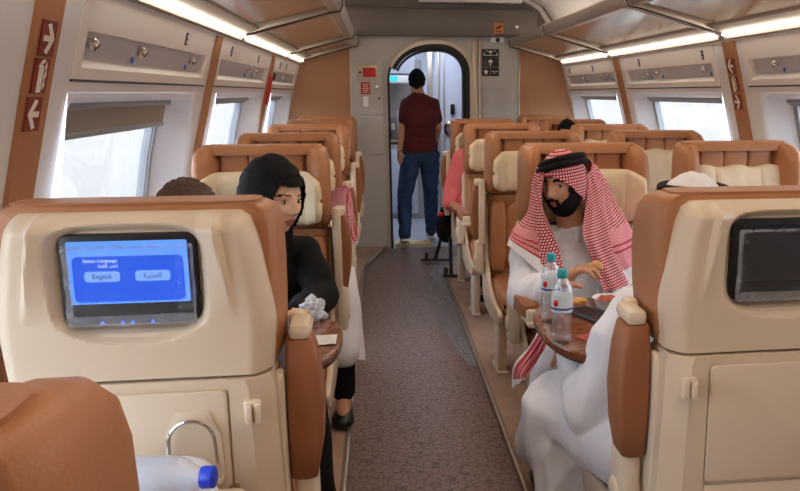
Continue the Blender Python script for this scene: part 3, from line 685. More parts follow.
def make_seat(cover='pillow'):
    root = empty('train_seat')
    obj('backrest', backrest(), LEATHER, root, 60)
    for s in (-1, 1): obj('headrest_wing', wing(s), LEATHER, root, 60)
    g = G()
    g.loft([[(x, y, z) for x, y in rrect(.46, d, .03, 5, 0, c)] for z, d, c in ((1.258, .08, .13), (1.264, .1, .12), (1.288, .11, .11), (1.296, .09, .1))]); obj('top_bolster', g, LEATHER, root, 60)
    for k in (-1, 0, 1):
        g = G(); w = .107; g.ell((k * .108, .13, 1.215), (w / 2, .022, .05), n=24, m=14, e=.35); obj('tufted_panel', g, LEATHER, root, 60)
    g = G()   # lower back cushion bolsters
    g.ell((0, .15, .73), (.16, .03, .19), n=24, m=14, e=.4)
    for s in (-1, 1): g.ell((s * .195, .155, .73), (.045, .05, .2), n=20, m=14, e=.5)
    obj('back_cushion', g, LEATHER, root, 60)
    g = G(); rings = []
    for y, z0, z1, w in ((.12, .40, .50, .22), (.16, .39, .52, .23), (.4, .385, .52, .235), (.55, .385, .525, .235), (.61, .395, .51, .23), (.64, .42, .48, .2)):
        rings.append([(x, y, z) for x, z in rrect(2 * w, z1 - z0, .045, 6, 0, (z0 + z1) / 2)])
    g.loft(rings); obj('seat_cushion', g, LEATHER, root, 60)
    for s in (-1, 1):  # side frame, a curved beige blade
        g = G(); ct = [V((.04, .94, 0)), V((.08, .94, 0)), V((.09, .8, 0)), V((.13, .62, 0)), V((.24, .5, 0)), V((.42, .44, 0)), V((.6, .43, 0)), V((.63, .40, 0)), V((.58, .35, 0)), V((.4, .33, 0)), V((.15, .33, 0)), V((.02, .4, 0)), V((.03, .6, 0))]
        pts = [tuple(cr(ct + ct[:1], t / 52))[:2] for t in range(52)]; g.prism(pts, 'x', s * .238 if s > 0 else -.262, s * .262 if s > 0 else -.238, .008, seg=2); obj('side_frame', g, SHELL_L, root)
    g = G()
    for s in (-1, 1):
        g.box((s * .2, .3, .2), (.05, .16, .34), .012); g.box((s * .2, .3, .028), (.06, .22, .012), .004)
    g.box((0, .3, .35), (.46, .34, .07), .015); obj('pedestal', g, SHELL_L, root)
    # shell
    obj('upper_back_shell', upper_shell(), SHELL, root, 28)
    g = G(); rings = []
    for z, w, c in ((.3, .225, .0), (.42, .25, 0), (.6, .262, 0), (.8, .255, 0), (.945, .25, 0), (.962, .243, 0)):
        a = .045; rings.append([(-w, .1, z), (-w, .0, z), (-w + a, -.03, z), (-.168, -.03, z), (-.166, -.022, z), (.166, -.022, z), (.168, -.03, z), (w - a, -.03, z), (w, 0, z), (w, .1, z)])
    g.loft(rings); obj('lower_back_shell', g, SHELL, root, 25)
    g = G(); g.prism(rrect(.33, .262, .012, 4, 0, .812), 'y', -.034, -.024, .004, seg=2); tt = obj('tray_table', g, SHELL, root)
    g = G(); g.prism([(-.166, .3), (.166, .3), (.166, .672), (-.166, .672)], 'y', -.029, -.02, .004, seg=2); obj('lower_panel', g, SHELL, root)
    for s in (-1, 1):
        g = G(); g.box((s * .212, -.036, .9), (.032, .016, .046), .005); g.box((s * .207, -.05, .9), (.012, .02, .038), .004); g.box((s * .222, -.046, .9), (.014, .012, .042), .004); obj('latch', g, SHELL_L, root)
    # monitor housing
    g = G(); g.prism(rrect(.246, .172, .02, 6, 0, 1.16), 'y', -.004, .02, .004, seg=2); mo = obj('monitor', g, BLACKP, root)
    # headrest
    g = G(); rows = []
    if cover == 'pillow':
        cv = [V(p) for p in ((0, .178, 0), (.05, .179, 0), (.105, .18, 0), (.145, .19, 0), (.178, .218, 0), (.203, .252, 0), (.222, .28, 0), (.236, .284, 0))]
        for i in range(19):
            v = i / 18; row = []
            for j in range(49):
                u = 2 * j / 48 - 1; au = abs(u); c_ = cr(cv, au); hz = .108 * (1 - .35 * max(0, au - .55) / .45 - .55 * max(0, (au - .9) / .1) ** 2)
                puff = (1 - abs(2 * v - 1) ** 3.5) ** .5; d = .035 * puff * (1 - .5 * max(0, (au - .9) / .1) ** 2) - (.013 if abs(au - .52) < .022 else 0) * puff + .006 * noise.noise(V((u * 5, v * 4, 1)))
                nx_ = -math.copysign(1, u) * min(1, max(0, au - .5) * 1.6) * .6
                row.append((math.copysign(1, u) * c_.x + nx_ * d, c_.y + d * .85, 1.088 - .012 * max(0, au - .6) + hz * (2 * v - 1)))
            rows.append(row)
        g.grid(rows[::-1], thick=0); back = [[(x, max(.12, y - .045), z * .94 + 1.088 * .06) for x, y, z in r] for r in rows]; g.grid(back)
        for a, b in ((rows[0], back[0]), (rows[-1], back[-1])): g.grid([a, b])
        g.grid([[r[0], b[0]] for r, b in zip(rows, back)]); g.grid([[r[-1], b[-1]] for r, b in zip(rows, back)])
    else:
        for i in range(19):
            v = i / 18; z = .94 + .255 * v
            row = []
            for j in range(33):
                u = 2 * j / 32 - 1; x = u * .205; n = noise.noise(V((x * 18, z * 7, 2))) * .006
                y = .172 + .025 * (1 - abs(2 * v - 1) ** 4) + n - (.01 if abs(abs(u) - .5) < .035 else 0); y -= .03 * max(0, abs(u) - .9) * 10 * .6
                row.append((x, y, z + .006 * math.cos(u * 9)))
            rows.append(row)
        g.grid(rows); back = [[(x, .13, z) for x, y, z in r] for r in rows]; g.grid(back)
        for a, b in ((rows[0], back[0]), (rows[-1], back[-1])): g.grid([a, b])
        g.grid([[r[0], b[0]] for r, b in zip(rows, back)]); g.grid([[r[-1], b[-1]] for r, b in zip(rows, back)])
    obj('headrest_cushion', g, CREAM, root, 60)
    return root
def arm_mesh(s, state):
    """raised armrest: padded side to the rear and aisle, beige slab towards the front, pivot at the foot"""
    rings = []
    for z, w, yb in ((.662, .022, .1), (.67, .027, .088), (.74, .034, .078), (.83, .037, .074), (.92, .033, .078), (.968, .027, .088), (.972, .024, .09)):
        rings.append([(x + s * (w - .027) * .9, y, z) for x, y in rrect(2 * w, .175 - yb, .014, 4, 0, (yb + .175) / 2)])
    pad = G(); pad.loft(rings)
    slab = G(); slab.box((-s * .01, .19, .83), (.034, .045, .36), .012); slab.box((s * .002, .14, .988), (.044, .10, .034), .012)
    if state == 'down': slab = G(); slab.box((0, .195, .83), (.05, .04, .36), .014); slab.box((0, .16, .98), (.05, .1, .03), .012)
    sup = G(); sup.box((0, .15, .58), (.046, .1, .19), .015); sup.lathe([(.03, -.030), (.034, -.026), (.034, .026), (.03, .030)], (0, .15, .56), (1, 0, 0), 20)
    return pad, slab, sup
PADM = []
def armrest(root, s, state, x0=.292):
    for nm, g, m in zip(('armrest_pad', 'armrest', 'armrest_pivot'), arm_mesh(s, state), (LEATHER_D, SHELL_L, SHELL_L)):
        if state == 'down' and nm != 'armrest_pivot':
            g.v = [V((v.x, .15 + (v.z - .56), .715 - (v.y - .15) * .6)) for v in g.v]
        g.v = [V((s * x0 + v.x, v.y + (-.03 if state == 'up' else .05), v.z + (.035 if state == 'up' else 0))) for v in g.v]
        if nm == 'armrest': arm = obj(nm, g, m, root)
        else: obj(nm, g, m, root, 60)
XL, XA, XB = -.468, .818, 1.507
proto_p = make_seat('pillow'); proto_c = make_seat('cover')
seats = []
#       x   Y     faces  cover      left-arm right-arm (local -x / +x)
S = [
 (XL - .005, .43, 0, 'p', None, 'up', 'tan leather seat in the bottom left corner, only its headrest wing in view'),
 (XL, 1.495, 0, 'p', None, 'up', 'beige-backed seat with a lit blue screen in its back, left foreground'),
 (XA + .015, 1.495, 0, 'p', 'up', None, 'beige-backed seat with a black switched-off screen in its back, right foreground'),
 (XL, 3.36, 1, 'p', 'up', None, 'tan leather seat in which the woman in the black headscarf sits'),
 (XL, 4.3, 1, 'p', 'up', None, 'tan leather seat directly behind the woman in black'),
 (XL, 5.45, 1, 'p', 'up', None, 'tan leather seat third in the left row counting from the woman in black'),
 (XL, 6.45, 1, 'p', 'up', None, 'tan leather seat second from the end wall in the left single row'),
 (XL, 7.34, 1, 'p', None, None, 'tan leather seat against the end wall in the left single row'),
 (XA, 3.27, 1, 'p', None, 'down', 'tan leather seat in which the man in red checked headscarf sits'),
 (XA, 4.32, 1, 'p', None, 'up', 'empty tan aisle seat with cream pillow right behind the man in red check'),
 (XA, 5.45, 1, 'p', None, 'down', 'tan aisle seat with lowered armrest just in front of the pink shirt person'),
 (XA, 6.42, 1, 'p', None, 'up', 'tan aisle seat farthest back on the right, holding the pink shirt person'),
 (XB, 3.32, 1, 'c', None, None, 'tan window seat with wide cream cover, nearest on the right beside window'),
 (XB, 4.32, 1, 'c', None, None, 'tan window seat with cream cover, second from the photo right edge'),
 (XB, 5.2, 1, 'c', None, None, 'tan window seat third from the right edge, its cream cover barely showing'),
 (XB, 6.18, 1, 'p', None, None, 'tan window seat behind the low dark-haired head at far right'),
 (XB, 7.25, 1, 'p', None, None, 'tan window seat on the right touching the end wall'),
]
def kids(o): return [x for x in bpy.data.objects if x.parent == o]
for (x, y, back, cv, la, ra, lab) in S:
    o = copy_tree(proto_p if cv == 'p' else proto_c)
    if la: armrest(o, -1, la)
    if ra: armrest(o, 1, ra)
    o.location = (x, y, 0); o.rotation_euler = (0, 0, PI if back else 0); tag(o, lab, 'seat', None); seats.append(o)
for p in (proto_p, proto_c):
    for k in kids(p):
        for kk in kids(k): bpy.data.objects.remove(kk)
        bpy.data.objects.remove(k)
    bpy.data.objects.remove(p)
# details of the two near seats: screens, films, chrome holder, opened tray
def near_kids(seat, on):
    def K(n): return [k for k in kids(seat) if k.name.split('.')[0] == n][0]
    mon = K('monitor'); L = V((0, 0, 0))
    def sub(name, g, m, parent, **k):
        o = obj(name, g, m, None, **k); o.parent = parent; return o
    g = G(); g.prism(rrect(.212, .118, .004, 3, 0, 1.174), 'y', -.0062, -.004)
    sc = sub('screen', g, SCREEN_ON if on else SCREEN_OFF, mon)
    if not on: tag(sc, 'black switched-off screen')
    if on:
        tag(sc, 'blue lit screen with two language buttons')
        FM = Matrix(((1, 0, 0, 0), (0, 0, -1, 0), (0, 1, 0, 0), (0, 0, 0, 1)))
        def T(s, size, x, z, m, al='CENTER'): return sub('screen_text', text_g(s, size, Matrix.Translation((x, -.0078, z)) @ FM.to_4x4() if False else Matrix.Translation((x, -.0078, z)) @ Matrix.Rotation(PI / 2, 4, 'X'), al, .0002), m, sc)
        g = G(); g.prism(rrect(.196, .086, .01, 4, 0, 1.162), 'y', -.0068, -.006); sub('screen_field', g, SCREEN_FIELD, sc)
        for bx, t in ((-.047, 'English'), (.042, '\uFE94\uFEF4\uFE91\uFEAE\uFECC\uFEDF\u0627')):
            g = G(); g.prism(rrect(.062, .02, .006, 4, bx, 1.167), 'y', -.0074, -.0066); sub('screen_button', g, SCREEN_BTN, sc); T(t, .013, bx, 1.167, SCREEN_DK)
        T('Select Language', .0095, -.018, 1.197, SCREEN_WH, 'RIGHT'); T('\u0629\u063A\u0644\u0644\u0627 \u0631\u062A\u062E\u0627' if False else '\uFE94\uFED0\uFEE0\uFEDF\u0627 \uFEAE\uFE98\uFEA7\u0627', .0095, -.018, 1.187, SCREEN_WH, 'RIGHT')
    g = G()
    for k in range(7): g.lathe([(.003, 0), (.003, .003), (0, .003)], (-.055 + .018 * k, -.004, 1.078), (0, -1, 0), 10, mi=1 if (on and k in (0, 2, 3, 5)) else 0)
    sub('monitor_buttons', g, [BLACKP, BLUELED], mon)
    # protective film: a loose rectangle with crumpled rim
    g = G(); rows = []; rr = random.Random(5 if on else 9)
    for i in range(25):
        row = []
        for j in range(41):
            x = -.112 + .230 * j / 40; z = 1.074 + .152 * i / 24; e = min(j, 40 - j, i * 1.3, (24 - i) * 1.6) / 6
            a = max(0, 1 - e); n = noise.noise(V((x * 90, z * 90, 3 + on))); m_ = noise.noise(V((x * 25, z * 25, 7)))
            row.append((x + .003 * a * m_, -.0085 - .0012 * abs(m_) - a * (.004 + .007 * abs(n)), z + .004 * a * n))
        rows.append(row)
    g.grid(rows, mfun=lambda v, u: 1 if (min(u, 1 - u) < .05 or v < .1 or v > .95) else 0); tag(sub('protective_film', g, [FILM, FILMW], mon, smooth=False), 'crumpled clear plastic film over the screen')
SCREEN_ON = emat('screen_light_blue', (96, 148, 240), .95); SCREEN_FIELD = emat('screen_blue', (30, 82, 214), .95); SCREEN_BTN = emat('screen_button_blue', (120, 160, 238), .95)
SCREEN_DK = emat('screen_dark_text', (20, 34, 90), .6); SCREEN_WH = emat('screen_pale_text', (196, 214, 250), 1); SCREEN_OFF = mat('screen_off', (16, 16, 18), .15); BLUELED = emat('blue_led', (60, 100, 255), 2)
FILMW = clear_mat('crumpled_film', (.95, .97, 1), .25, .12, .6, 90, .04); FILM = clear_mat('clear_film', (.97, .98, 1), .05, .12, .3, 60)
near_kids(seats[1], True); near_kids(seats[2], False)
s1 = seats[1]
g = G(); path = []
for t in range(21):
    a = PI * t / 20; path.append((.10 + .042 * math.cos(a), -.054, .852 + .042 * math.sin(a)))
path = [(.145, -.05, .775)] + path + [(.055, -.05, .775)]
g.tube(path, .004, 8); ho = obj('cup_holder', g, CHROME, None); ho.parent = s1; tag(ho, 'chrome loop cup holder')
g = G(); g.box((.10, -.046, .768), (.105, .026, .014), .005); g.prism([(.045, .765), (.155, .765), (.15, .86), (.13, .905), (.07, .905), (.05, .86)], 'y', -.0385, -.034, .001); hb = obj('holder_base', g, SHELL, None); hb.parent = ho
# ------------------------------------------------------------------ people
def frame(fwd, up=(0, 0, 1)):
    f = V(fwd).normalized(); r = f.cross(V(up)).normalized(); u = r.cross(f); return Matrix(((r.x, f.x, u.x), (r.y, f.y, u.y), (r.z, f.z, u.z)))
gs = lambda a, s: math.exp(-(a / s) ** 2)
def head_pt(p, fem=False, sc=1.0):
    """unit sphere direction -> head surface in head space (x right, y forward, z up)"""
    x, y, z = p; X = .074 * x; Y = .094 * y; Z = .118 * z
    if z < 0:
        X *= 1 - (.38 if fem else .30) * (-z) ** 1.4; Y = Y * (1 - .42 * (-z) ** 2) if y < 0 else Y * (1 - .10 * (-z) ** 2); Y += .012 * (-z) * max(0, y)
    if z > 0: Y *= 1 + .03 * z
    if y > 0:
        Y *= 1 - .05 * (1 - min(1, abs(x) * 1.2)); fz = Z
        Y += .026 * gs(X, .0105 if not fem else .0095) * (gs(Z + .026, .012) + .55 * gs(Z + .008, .014) + .25 * gs(Z - .008, .012))   # nose
        Y += .007 * gs(abs(X) - .011, .007) * gs(Z + .032, .008)                                  # nostril wings
        Y -= .010 * gs(abs(X) - .031, .016) * gs(Z - .004, .012)                                  # sockets
        Y += .005 * gs(abs(X) - .03, .022) * gs(Z - .026, .009)                                   # brow
        Y += .008 * gs(X, .024) * (gs(Z + .056, .0065) + gs(Z + .069, .0075)) - .003 * gs(X, .026) * gs(Z + .0625, .003)  # lips
        Y -= .003 * gs(X, .02) * gs(Z + .08, .006)
        Y += .011 * gs(X, .022) * gs(Z + .098, .014)                                              # chin
        Y += .006 * gs(abs(X) - .045, .02) * gs(Z + .022, .022)                                   # cheekbone
    return V((X, Y, Z)) * sc
def add_head(g, c, R, fem=False, sc=1.0):
    g.ell(c, (1, 1, 1), R, n=72, m=56, fn=lambda p: head_pt((p.x, p.y, p.z), fem, sc))
    for s in (-1, 1):
        g.ell(V(c) + R @ V((s * .073, -.006, -.005)) * sc, (.009, .018, .03), R, 10, 8)
def head_faces(c, R, sc, skin, lips, brow, thickbrow=1.0):
    Ri = R.inverted()
    def f(p):
        q = (Ri @ (p - V(c))) / sc
        if q.length > .2 or q.y < .03: return 0
        if abs(q.x) < .025 * (1 - abs(q.z + .0625) / .02) + .0 and -.075 < q.z < -.05 and q.y > .06: return 1
        ax = abs(q.x); bz = .0245 + .0035 * math.sin(PI * min(1, max(0, (ax - .012) / .042))) - .05 * max(0, ax - .04)
        if .012 < ax < .054 and abs(q.z - bz) < .0038 * thickbrow and q.y > .02: return 2
        return 0
    return f
def add_eyes(root_body, c, R, sc=1.0, look=(0, 0, 0)):
    for s in (-1, 1):
        base = V(c) + R @ (V((s * .031, .0745, .004)) * sc)
        g = G(); g.ell(base, (.0125 * sc, .0085 * sc, .0062 * sc), R, 16, 10, 0); e = obj('eye', g, SCLERA, root_body, 80)
        g = G(); d = R @ (V((look[0], .0055, look[2])) * sc); g.ell(base + d, (.0058 * sc, .004 * sc, .0058 * sc), R, 14, 8, 0); obj('iris', g, IRIS, e, 80)
        g = G(); g.tube([base + R @ (V((t * .0135, .0055 - abs(t) * .003, .0058 - .0045 * t * t)) * sc) for t in (-1, -.5, 0, .5, 1)], .0016 * sc, 6); obj('eyelashes', g, BROWM, e)
def shell_on_head(g, c, R, off, keep, n=72, m=56, fem=False, sc=1.0, thick=.004, fn=None, mi=0):
    """a cloth or hair layer that follows the skull where keep(dir) holds"""
    vs = []; vi = {}; fs = []
    for i in range(m + 1):
        th = -PI / 2 + PI * i / m
        for j in range(n):
            ph = 2 * PI * j / n; d = V((math.cos(th) * math.cos(ph), math.cos(th) * math.sin(ph), math.sin(th)))
            a = V((.074 * d.x, .094 * d.y, .118 * d.z)) if off > .012 else head_pt(tuple(d), fem); o = off + (fn(d) if fn else 0)
            vs.append((V(c) + R @ ((a + d * o) * sc), V(c) + R @ ((a + d * (o - thick)) * sc), d))
    N = len(vs); A = [v[0] for v in vs] + [v[1] for v in vs]; keepf = []
    for i in range(m):
        for j in range(n):
            q = [i * n + j, i * n + (j + 1) % n, (i + 1) * n + (j + 1) % n, (i + 1) * n + j]; dm = sum((vs[k][2] for k in q), V()) / 4
            if keep(dm): keepf.append(q)
    ed = {}
    for q in keepf:
        fs.append(q); fs.append([k + N for k in q][::-1])
        for a, b in zip(q, q[1:] + q[:1]): ed[(a, b)] = ed.get((a, b), 0) + 1
    for (a, b) in ed:
        if (b, a) not in ed: fs.append([b, a, a + N, b + N])
    g.add(A, fs, mi); return g
def hand(g, wrist, d, palm_n, curl=.5, sc=1.0, side=1, spread=.1, curls=None):
    """palm and five bent fingers. d: towards the fingers, palm_n: out of the palm, side: +1 thumb on the d x palm_n side"""
    d = V(d).normalized(); nrm = V(palm_n); nrm = (nrm - d * nrm.dot(d)).normalized(); sd = d.cross(nrm) * side; w = V(wrist)
    R = Matrix(((sd.x, d.x, nrm.x), (sd.y, d.y, nrm.y), (sd.z, d.z, nrm.z)))
    g.ell(w + d * .048 * sc, (.040 * sc, .052 * sc, .016 * sc), R, 16, 12, e=.75); g.cap(w - d * .02, w + d * .03 * sc, .025 * sc, .028 * sc)
    for k, (ox, L, r) in enumerate(((.028, .070, .0088), (.0095, .078, .0090), (-.0095, .072, .0086), (-.027, .056, .0078))):
        p = w + (d * (.086 - .004 * abs(k - 1)) + sd * ox) * sc; a = 0; cl = (curls[k] if curls else curl); q = w + (d * .05 + sd * ox * .8) * sc; g.cap(q, p, r * 1.15 * sc, r * 1.1 * sc, 8)
        for j, f in enumerate((.45, .32, .25)):
            a += cl * (1.1 if j else .7); dd = (d * math.cos(a) + nrm * math.sin(a) + sd * spread * (1.5 - k) * .6).normalized(); q = p + dd * L * f * sc
            g.cap(p, q, r * (1.05 - .1 * j) * sc, r * (.95 - .1 * j) * sc, 8); p = q
    p = w + (d * .022 + sd * .026) * sc; a = .75
    for j, (L, r) in enumerate(((.036, .0125), (.03, .0105), (.024, .0092))):
        dd = (d * math.cos(a) + sd * math.sin(a) + nrm * (.35 + .25 * j)).normalized(); q = p + dd * L * sc; g.cap(p, q, r * sc, r * .92 * sc, 8); p = q; a -= .28 + curl * .15
def limb(g, pts, rs, n=14):
    for a, b, ra, rb in zip(pts, pts[1:], rs, rs[1:]): g.cap(a, b, ra, rb, n)
def torso(g, sh, hp, depth=.105, chest=.17, waist=.145, shr=None, lean=V((0, 0, 0)), fwd=V((0, -1, 0))):
    """sh, hp = (right, left) joints"""
    sc, hc = (sh[0] + sh[1]) / 2, (hp[0] + hp[1]) / 2; ax = (sh[1] - sh[0]).normalized(); up = (sc - hc).normalized(); f = ax.cross(up).normalized(); R = Matrix(((ax.x, f.x, up.x), (ax.y, f.y, up.y), (ax.z, f.z, up.z))); L = (sc - hc).length
    g.ell(hc + up * L * .70, (chest, depth, L * .36), R, 24, 16, e=.8); g.ell(hc + up * L * .38, (waist, depth * .92, L * .33), R, 24, 16, e=.85); g.ell(hc + up * .03, (waist * 1.12, depth * 1.1, .13), R, 24, 16, e=.85)
    shr = shr or (.062 if depth > .1 else .04); g.cap(sh[0], sh[1], shr, shr); g.cap(sc + up * -.03, sc + up * .03, .07, .06)
LACE = []
def sneaker(parent, heel, toe, dark, sole, h=.075):
    heel, toe = V(heel), V(toe); d = (toe - heel); L = d.length; d.normalize(); up = V((0, 0, 1)); r = d.cross(up).normalized(); up = r.cross(d); rings = []
    for t, w, hh in ((0, .028, h * .9), (.08, .034, h), (.3, .036, h * 1.0), (.5, .04, h * .82), (.75, .046, h * .6), (.93, .038, h * .48), (1, .02, h * .3)):
        c = heel + d * L * t; rings.append([c + r * w * math.cos(a) + up * (hh * (.5 + .5 * math.sin(a))) for a in [2 * PI * k / 16 for k in range(16)]])
    g = G(); g.loft(rings); s = obj('shoe', g, dark, parent, 80); rings = []
    for t, w in ((-.01, .026), (.08, .037), (.5, .043), (.78, .049), (.94, .04), (1.01, .022)):
        c = heel + d * L * t; rings.append([c + r * x + up * z for x, z in ((-w, -.002), (w, -.002), (w, .02), (-w, .02))])
    g = G(); g.loft(rings); obj('sole', g, sole, s, 50); return s

# ---- the man in the red checked headscarf -------------------------------
P = empty('person', (.82, 2.9, .0), 'person in white thobe and red checked headscarf, seated at right, holding food', 'person')
hc = at(563.5, 184, 2.92); HR = frame((-.70, -.70, -.08), (-.13, 0, 1)); hs = 1.0
rs_, ls_ = at(529, 243, 2.97), at(620, 243, 3.0); rh, lh = V((.73, 2.98, .56)), V((.92, 2.98, .56))
re, rw = at(524, 295, 2.84), at(559, 284, 2.66); le, lw = at(634, 300, 2.82), at(606, 315, 2.58)
rk, lk = V((.60, 2.52, .57)), V((.86, 2.52, .57)); ra, la = V((.58, 2.74, .12)), V((.86, 2.72, .12))
g = G(); add_head(g, hc, HR); g.cap(hc + V((.01, .03, -.05)), (rs_ + ls_) / 2 + V((0, 0, .03)), .052, .062)
torso(g, (rs_, ls_), (rh, lh), .09, .15, .13); limb(g, [rs_, re, rw], [.045, .036, .026]); limb(g, [ls_, le, lw], [.045, .036, .026])
limb(g, [rh, rk, ra], [.07, .05, .038]); limb(g, [lh, lk, la], [.07, .05, .038])
for a in (ra, la): g.ell(a + V((0, -.07, -.055)), (.04, .12, .035), None, 14, 10)
hd = (at(590, 262, 2.58) - rw).normalized()
hand(g, rw + hd * .005, hd, V((.5, -.3, -.75)), .34, 1.15, -1, .08, curls=(.5, .55, .7, .8))
hand(g, lw, V((-.5, -.7, 0)), V((0, 0, -1)), .25, 1, 1)
body = blob('body', g, .0042, [SKIN_M, LIPS, BROWM], P, 1, mfun=head_faces(hc, HR, 1, 0, 1, 2, 1.5))
add_eyes(body, hc, HR, 1, (-.004, 0, 0))
# beard and moustache
def beard_keep(d):
    if d.y < -.15: return False
    jaw = d.z < -.54 + .5 * max(0, abs(d.x) - .4) and not (abs(d.x) < .22 and -.64 < d.z < -.40)
    side = abs(d.x) > .80 and d.z < .1 and d.y > .0 and d.z < .1
    mous = (abs(d.x) < .30 and -.42 - .1 * abs(d.x) < d.z < -.345 - .15 * abs(d.x) or .22 < abs(d.x) < .36 and -.7 < d.z < -.40) and d.y > .3
    return jaw or side or mous
g = G(); shell_on_head(g, hc, HR, .007, beard_keep, 96, 80, fn=lambda d: .003 * noise.noise(d * 30) + (.006 * max(0, -d.z - .5)), thick=.009); obj('beard', g, BROWM, body, 80)
# thobe
g = G(); torso(g, (rs_, ls_), (rh, lh), .115, .175, .165); limb(g, [rs_, re, rw + (re - rw) * .08], [.066, .062, .047]); limb(g, [ls_, le, lw], [.066, .06, .045])
limb(g, [rh, rk, ra + V((0, 0, .06))], [.10, .088, .095]); limb(g, [lh, lk, la + V((0, 0, .06))], [.10, .088, .095]); g.cap((rh + lh) / 2, (rk + lk) / 2, .1, .085); g.cap((rk + lk) / 2 + V((0, .02, 0)), (ra + la) / 2 + V((0, 0, .1)), .07, .085)
g.cap((rs_ + ls_) / 2 + V((0, 0, .01)), (rs_ + ls_) / 2 + V((-.01, -.02, .045)), .066, .058)
f1 = folds(.009, 9, 9, 5, 1); f2 = folds(.006, 20, 20, 8, 4)
thobe = blob('thobe', g, .009, THOBE, P, 3, fold=lambda p: f1(p) + f2(p))
for k in range(4):
    g = G(); q = at(573.5 + k * 2.6, 232 + k * 16, 2.86 - .0 * k); g.lathe([(.005, -.02), (.005, .003), (0, .003)], q + V((0, -.012, 0)), (0, -1, 0), 10); obj('button', g, WHITEP, thobe)
# headscarf
HW = lambda d: not (d.y > 0 and (d.x / .93) ** 2 + ((d.z + .32) / .66) ** 2 < 1) and d.z > -.55
g = G(); shell_on_head(g, hc, HR, .016, lambda d: HW(d) and d.z > -.5, 96, 72, thick=.004)
# map the weave around the head
for fi, f in enumerate(g.f):
    g.uv[fi] = []
    for k in f:
        q = HR.inverted() @ (g.v[k] - hc); g.uv[fi].append((math.atan2(q.x, -q.y) * .1, q.z if abs(q.z) < .09 else q.z))
rowsP = [
 [(543, 168, 2.86), (538, 166, 2.92), (537, 164, 3.02), (552, 158, 3.08), (570, 154, 3.07), (584, 156, 3.03), (592, 161, 2.98), (592, 168, 2.92), (587, 174, 2.885)],
 [(541, 186, 2.85), (534, 187, 2.92), (534, 184, 3.03), (552, 178, 3.1), (574, 178, 3.12), (598, 180, 3.08), (608, 184, 2.98), (600, 192, 2.90), (587, 196, 2.87)],
 [(541, 206, 2.82), (530, 208, 2.9), (533, 206, 3.02), (552, 200, 3.1), (576, 200, 3.13), (604, 200, 3.09), (616, 205, 2.95), (602, 214, 2.86), (585, 214, 2.84)],
 [(549, 228, 2.80), (524, 226, 2.88), (524, 222, 3.03), (552, 215, 3.1), (578, 215, 3.13), (612, 218, 3.1), (629, 226, 2.92), (608, 236, 2.82), (583, 234, 2.80)],
 [(561, 258, 2.79), (516, 238, 2.87), (518, 232, 3.02), (550, 232, 3.12), (578, 232, 3.14), (616, 234, 3.11), (636, 246, 2.90), (616, 258, 2.80), (591, 256, 2.785)],
 [(569, 296, 2.76), (511, 248, 2.86), (514, 246, 3.02), (550, 248, 3.12), (578, 250, 3.14), (618, 252, 3.11), (640, 268, 2.89), (630, 284, 2.80), (604, 292, 2.765)]]
def drape(g, rows, nu=64, nv=44, wave=.006, mfun=None, thick=.004, us=1.0, freq=26, seed=0):
    R = [[at(*p) if not isinstance(p, V) else p for p in r] for r in rows]; out = []; uvs = []
    for i in range(nv + 1):
        row = []; uv = []; u = 0; prev = None
        for j in range(nu + 1):
            p = cr([cr(r, j / nu) for r in R], i / nv); row.append(p)
            if prev is not None: u += (p - prev).length
            prev = p; uv.append([u, 0])
        for q in uv: q[0] -= u * .5
        out.append(row); uvs.append(uv)
    for j in range(nu + 1):
        v = 0
        for i in range(nv + 1):
            if i: v += (out[i][j] - out[i - 1][j]).length
            uvs[i][j][1] = v
    fin = []
    for i, row in enumerate(out):
        fr = []
        for j, p in enumerate(row):
            a = out[min(i + 1, nv)][j] - out[max(i - 1, 0)][j]; b = row[min(j + 1, nu)] - row[max(j - 1, 0)]; n = a.cross(b)
            n = n.normalized() if n.length > 1e-9 else V((0, 0, 1)); k = min(1, i / 6)
            fr.append(p + n * k * wave * (noise.noise(V((j / nu * freq + seed, i / nv * 2.2, seed)))))
        fin.append(fr)
    g.grid(fin, thick=thick, uvs=[[tuple(x) for x in r] for r in uvs], mfun=mfun); return g
def ghm(v, u):
    if u < .23: t = v + .55 * max(0, .23 - u) * 0
    # right-hand flap of the wearer ends in border, lines and a white hem
    side = max(0, (abs(u - .5) - .22) / .28)
    if v > .95 and u < .3: return 1
    if .05 < u < .24 and v > .62: 
        return 1 if v > .86 else (3 if int(v * 60) % 3 == 0 and v > .74 else 2)
    if .70 < u < .86 and v > .55: return 1 if v > .88 else (3 if (int(v * 70) % 4 == 0 and v > .64 and v < .78) else 2)
    if v > .9 and u < .5: return 1
    return 0
drape(g, rowsP, 84, 56, .016, ghm)
gh = obj('ghutra', g, [CHECK, GHW, CHECKL, GHR], P, 80)
g = G()
for k, (dz, rr) in enumerate(((.088, .86), (.068, .95))):
    ring = [hc + HR @ V((.0895 * rr * math.cos(a) * .98, .110 * rr * math.sin(a) - .006, dz + .008 * math.sin(a) - .018 * math.cos(a))) for a in [2 * PI * t / 40 for t in range(40)]]
    g.tube(ring, .0135, 10, closed=True)
obj('agal', g, BLACKCL, gh, 80)
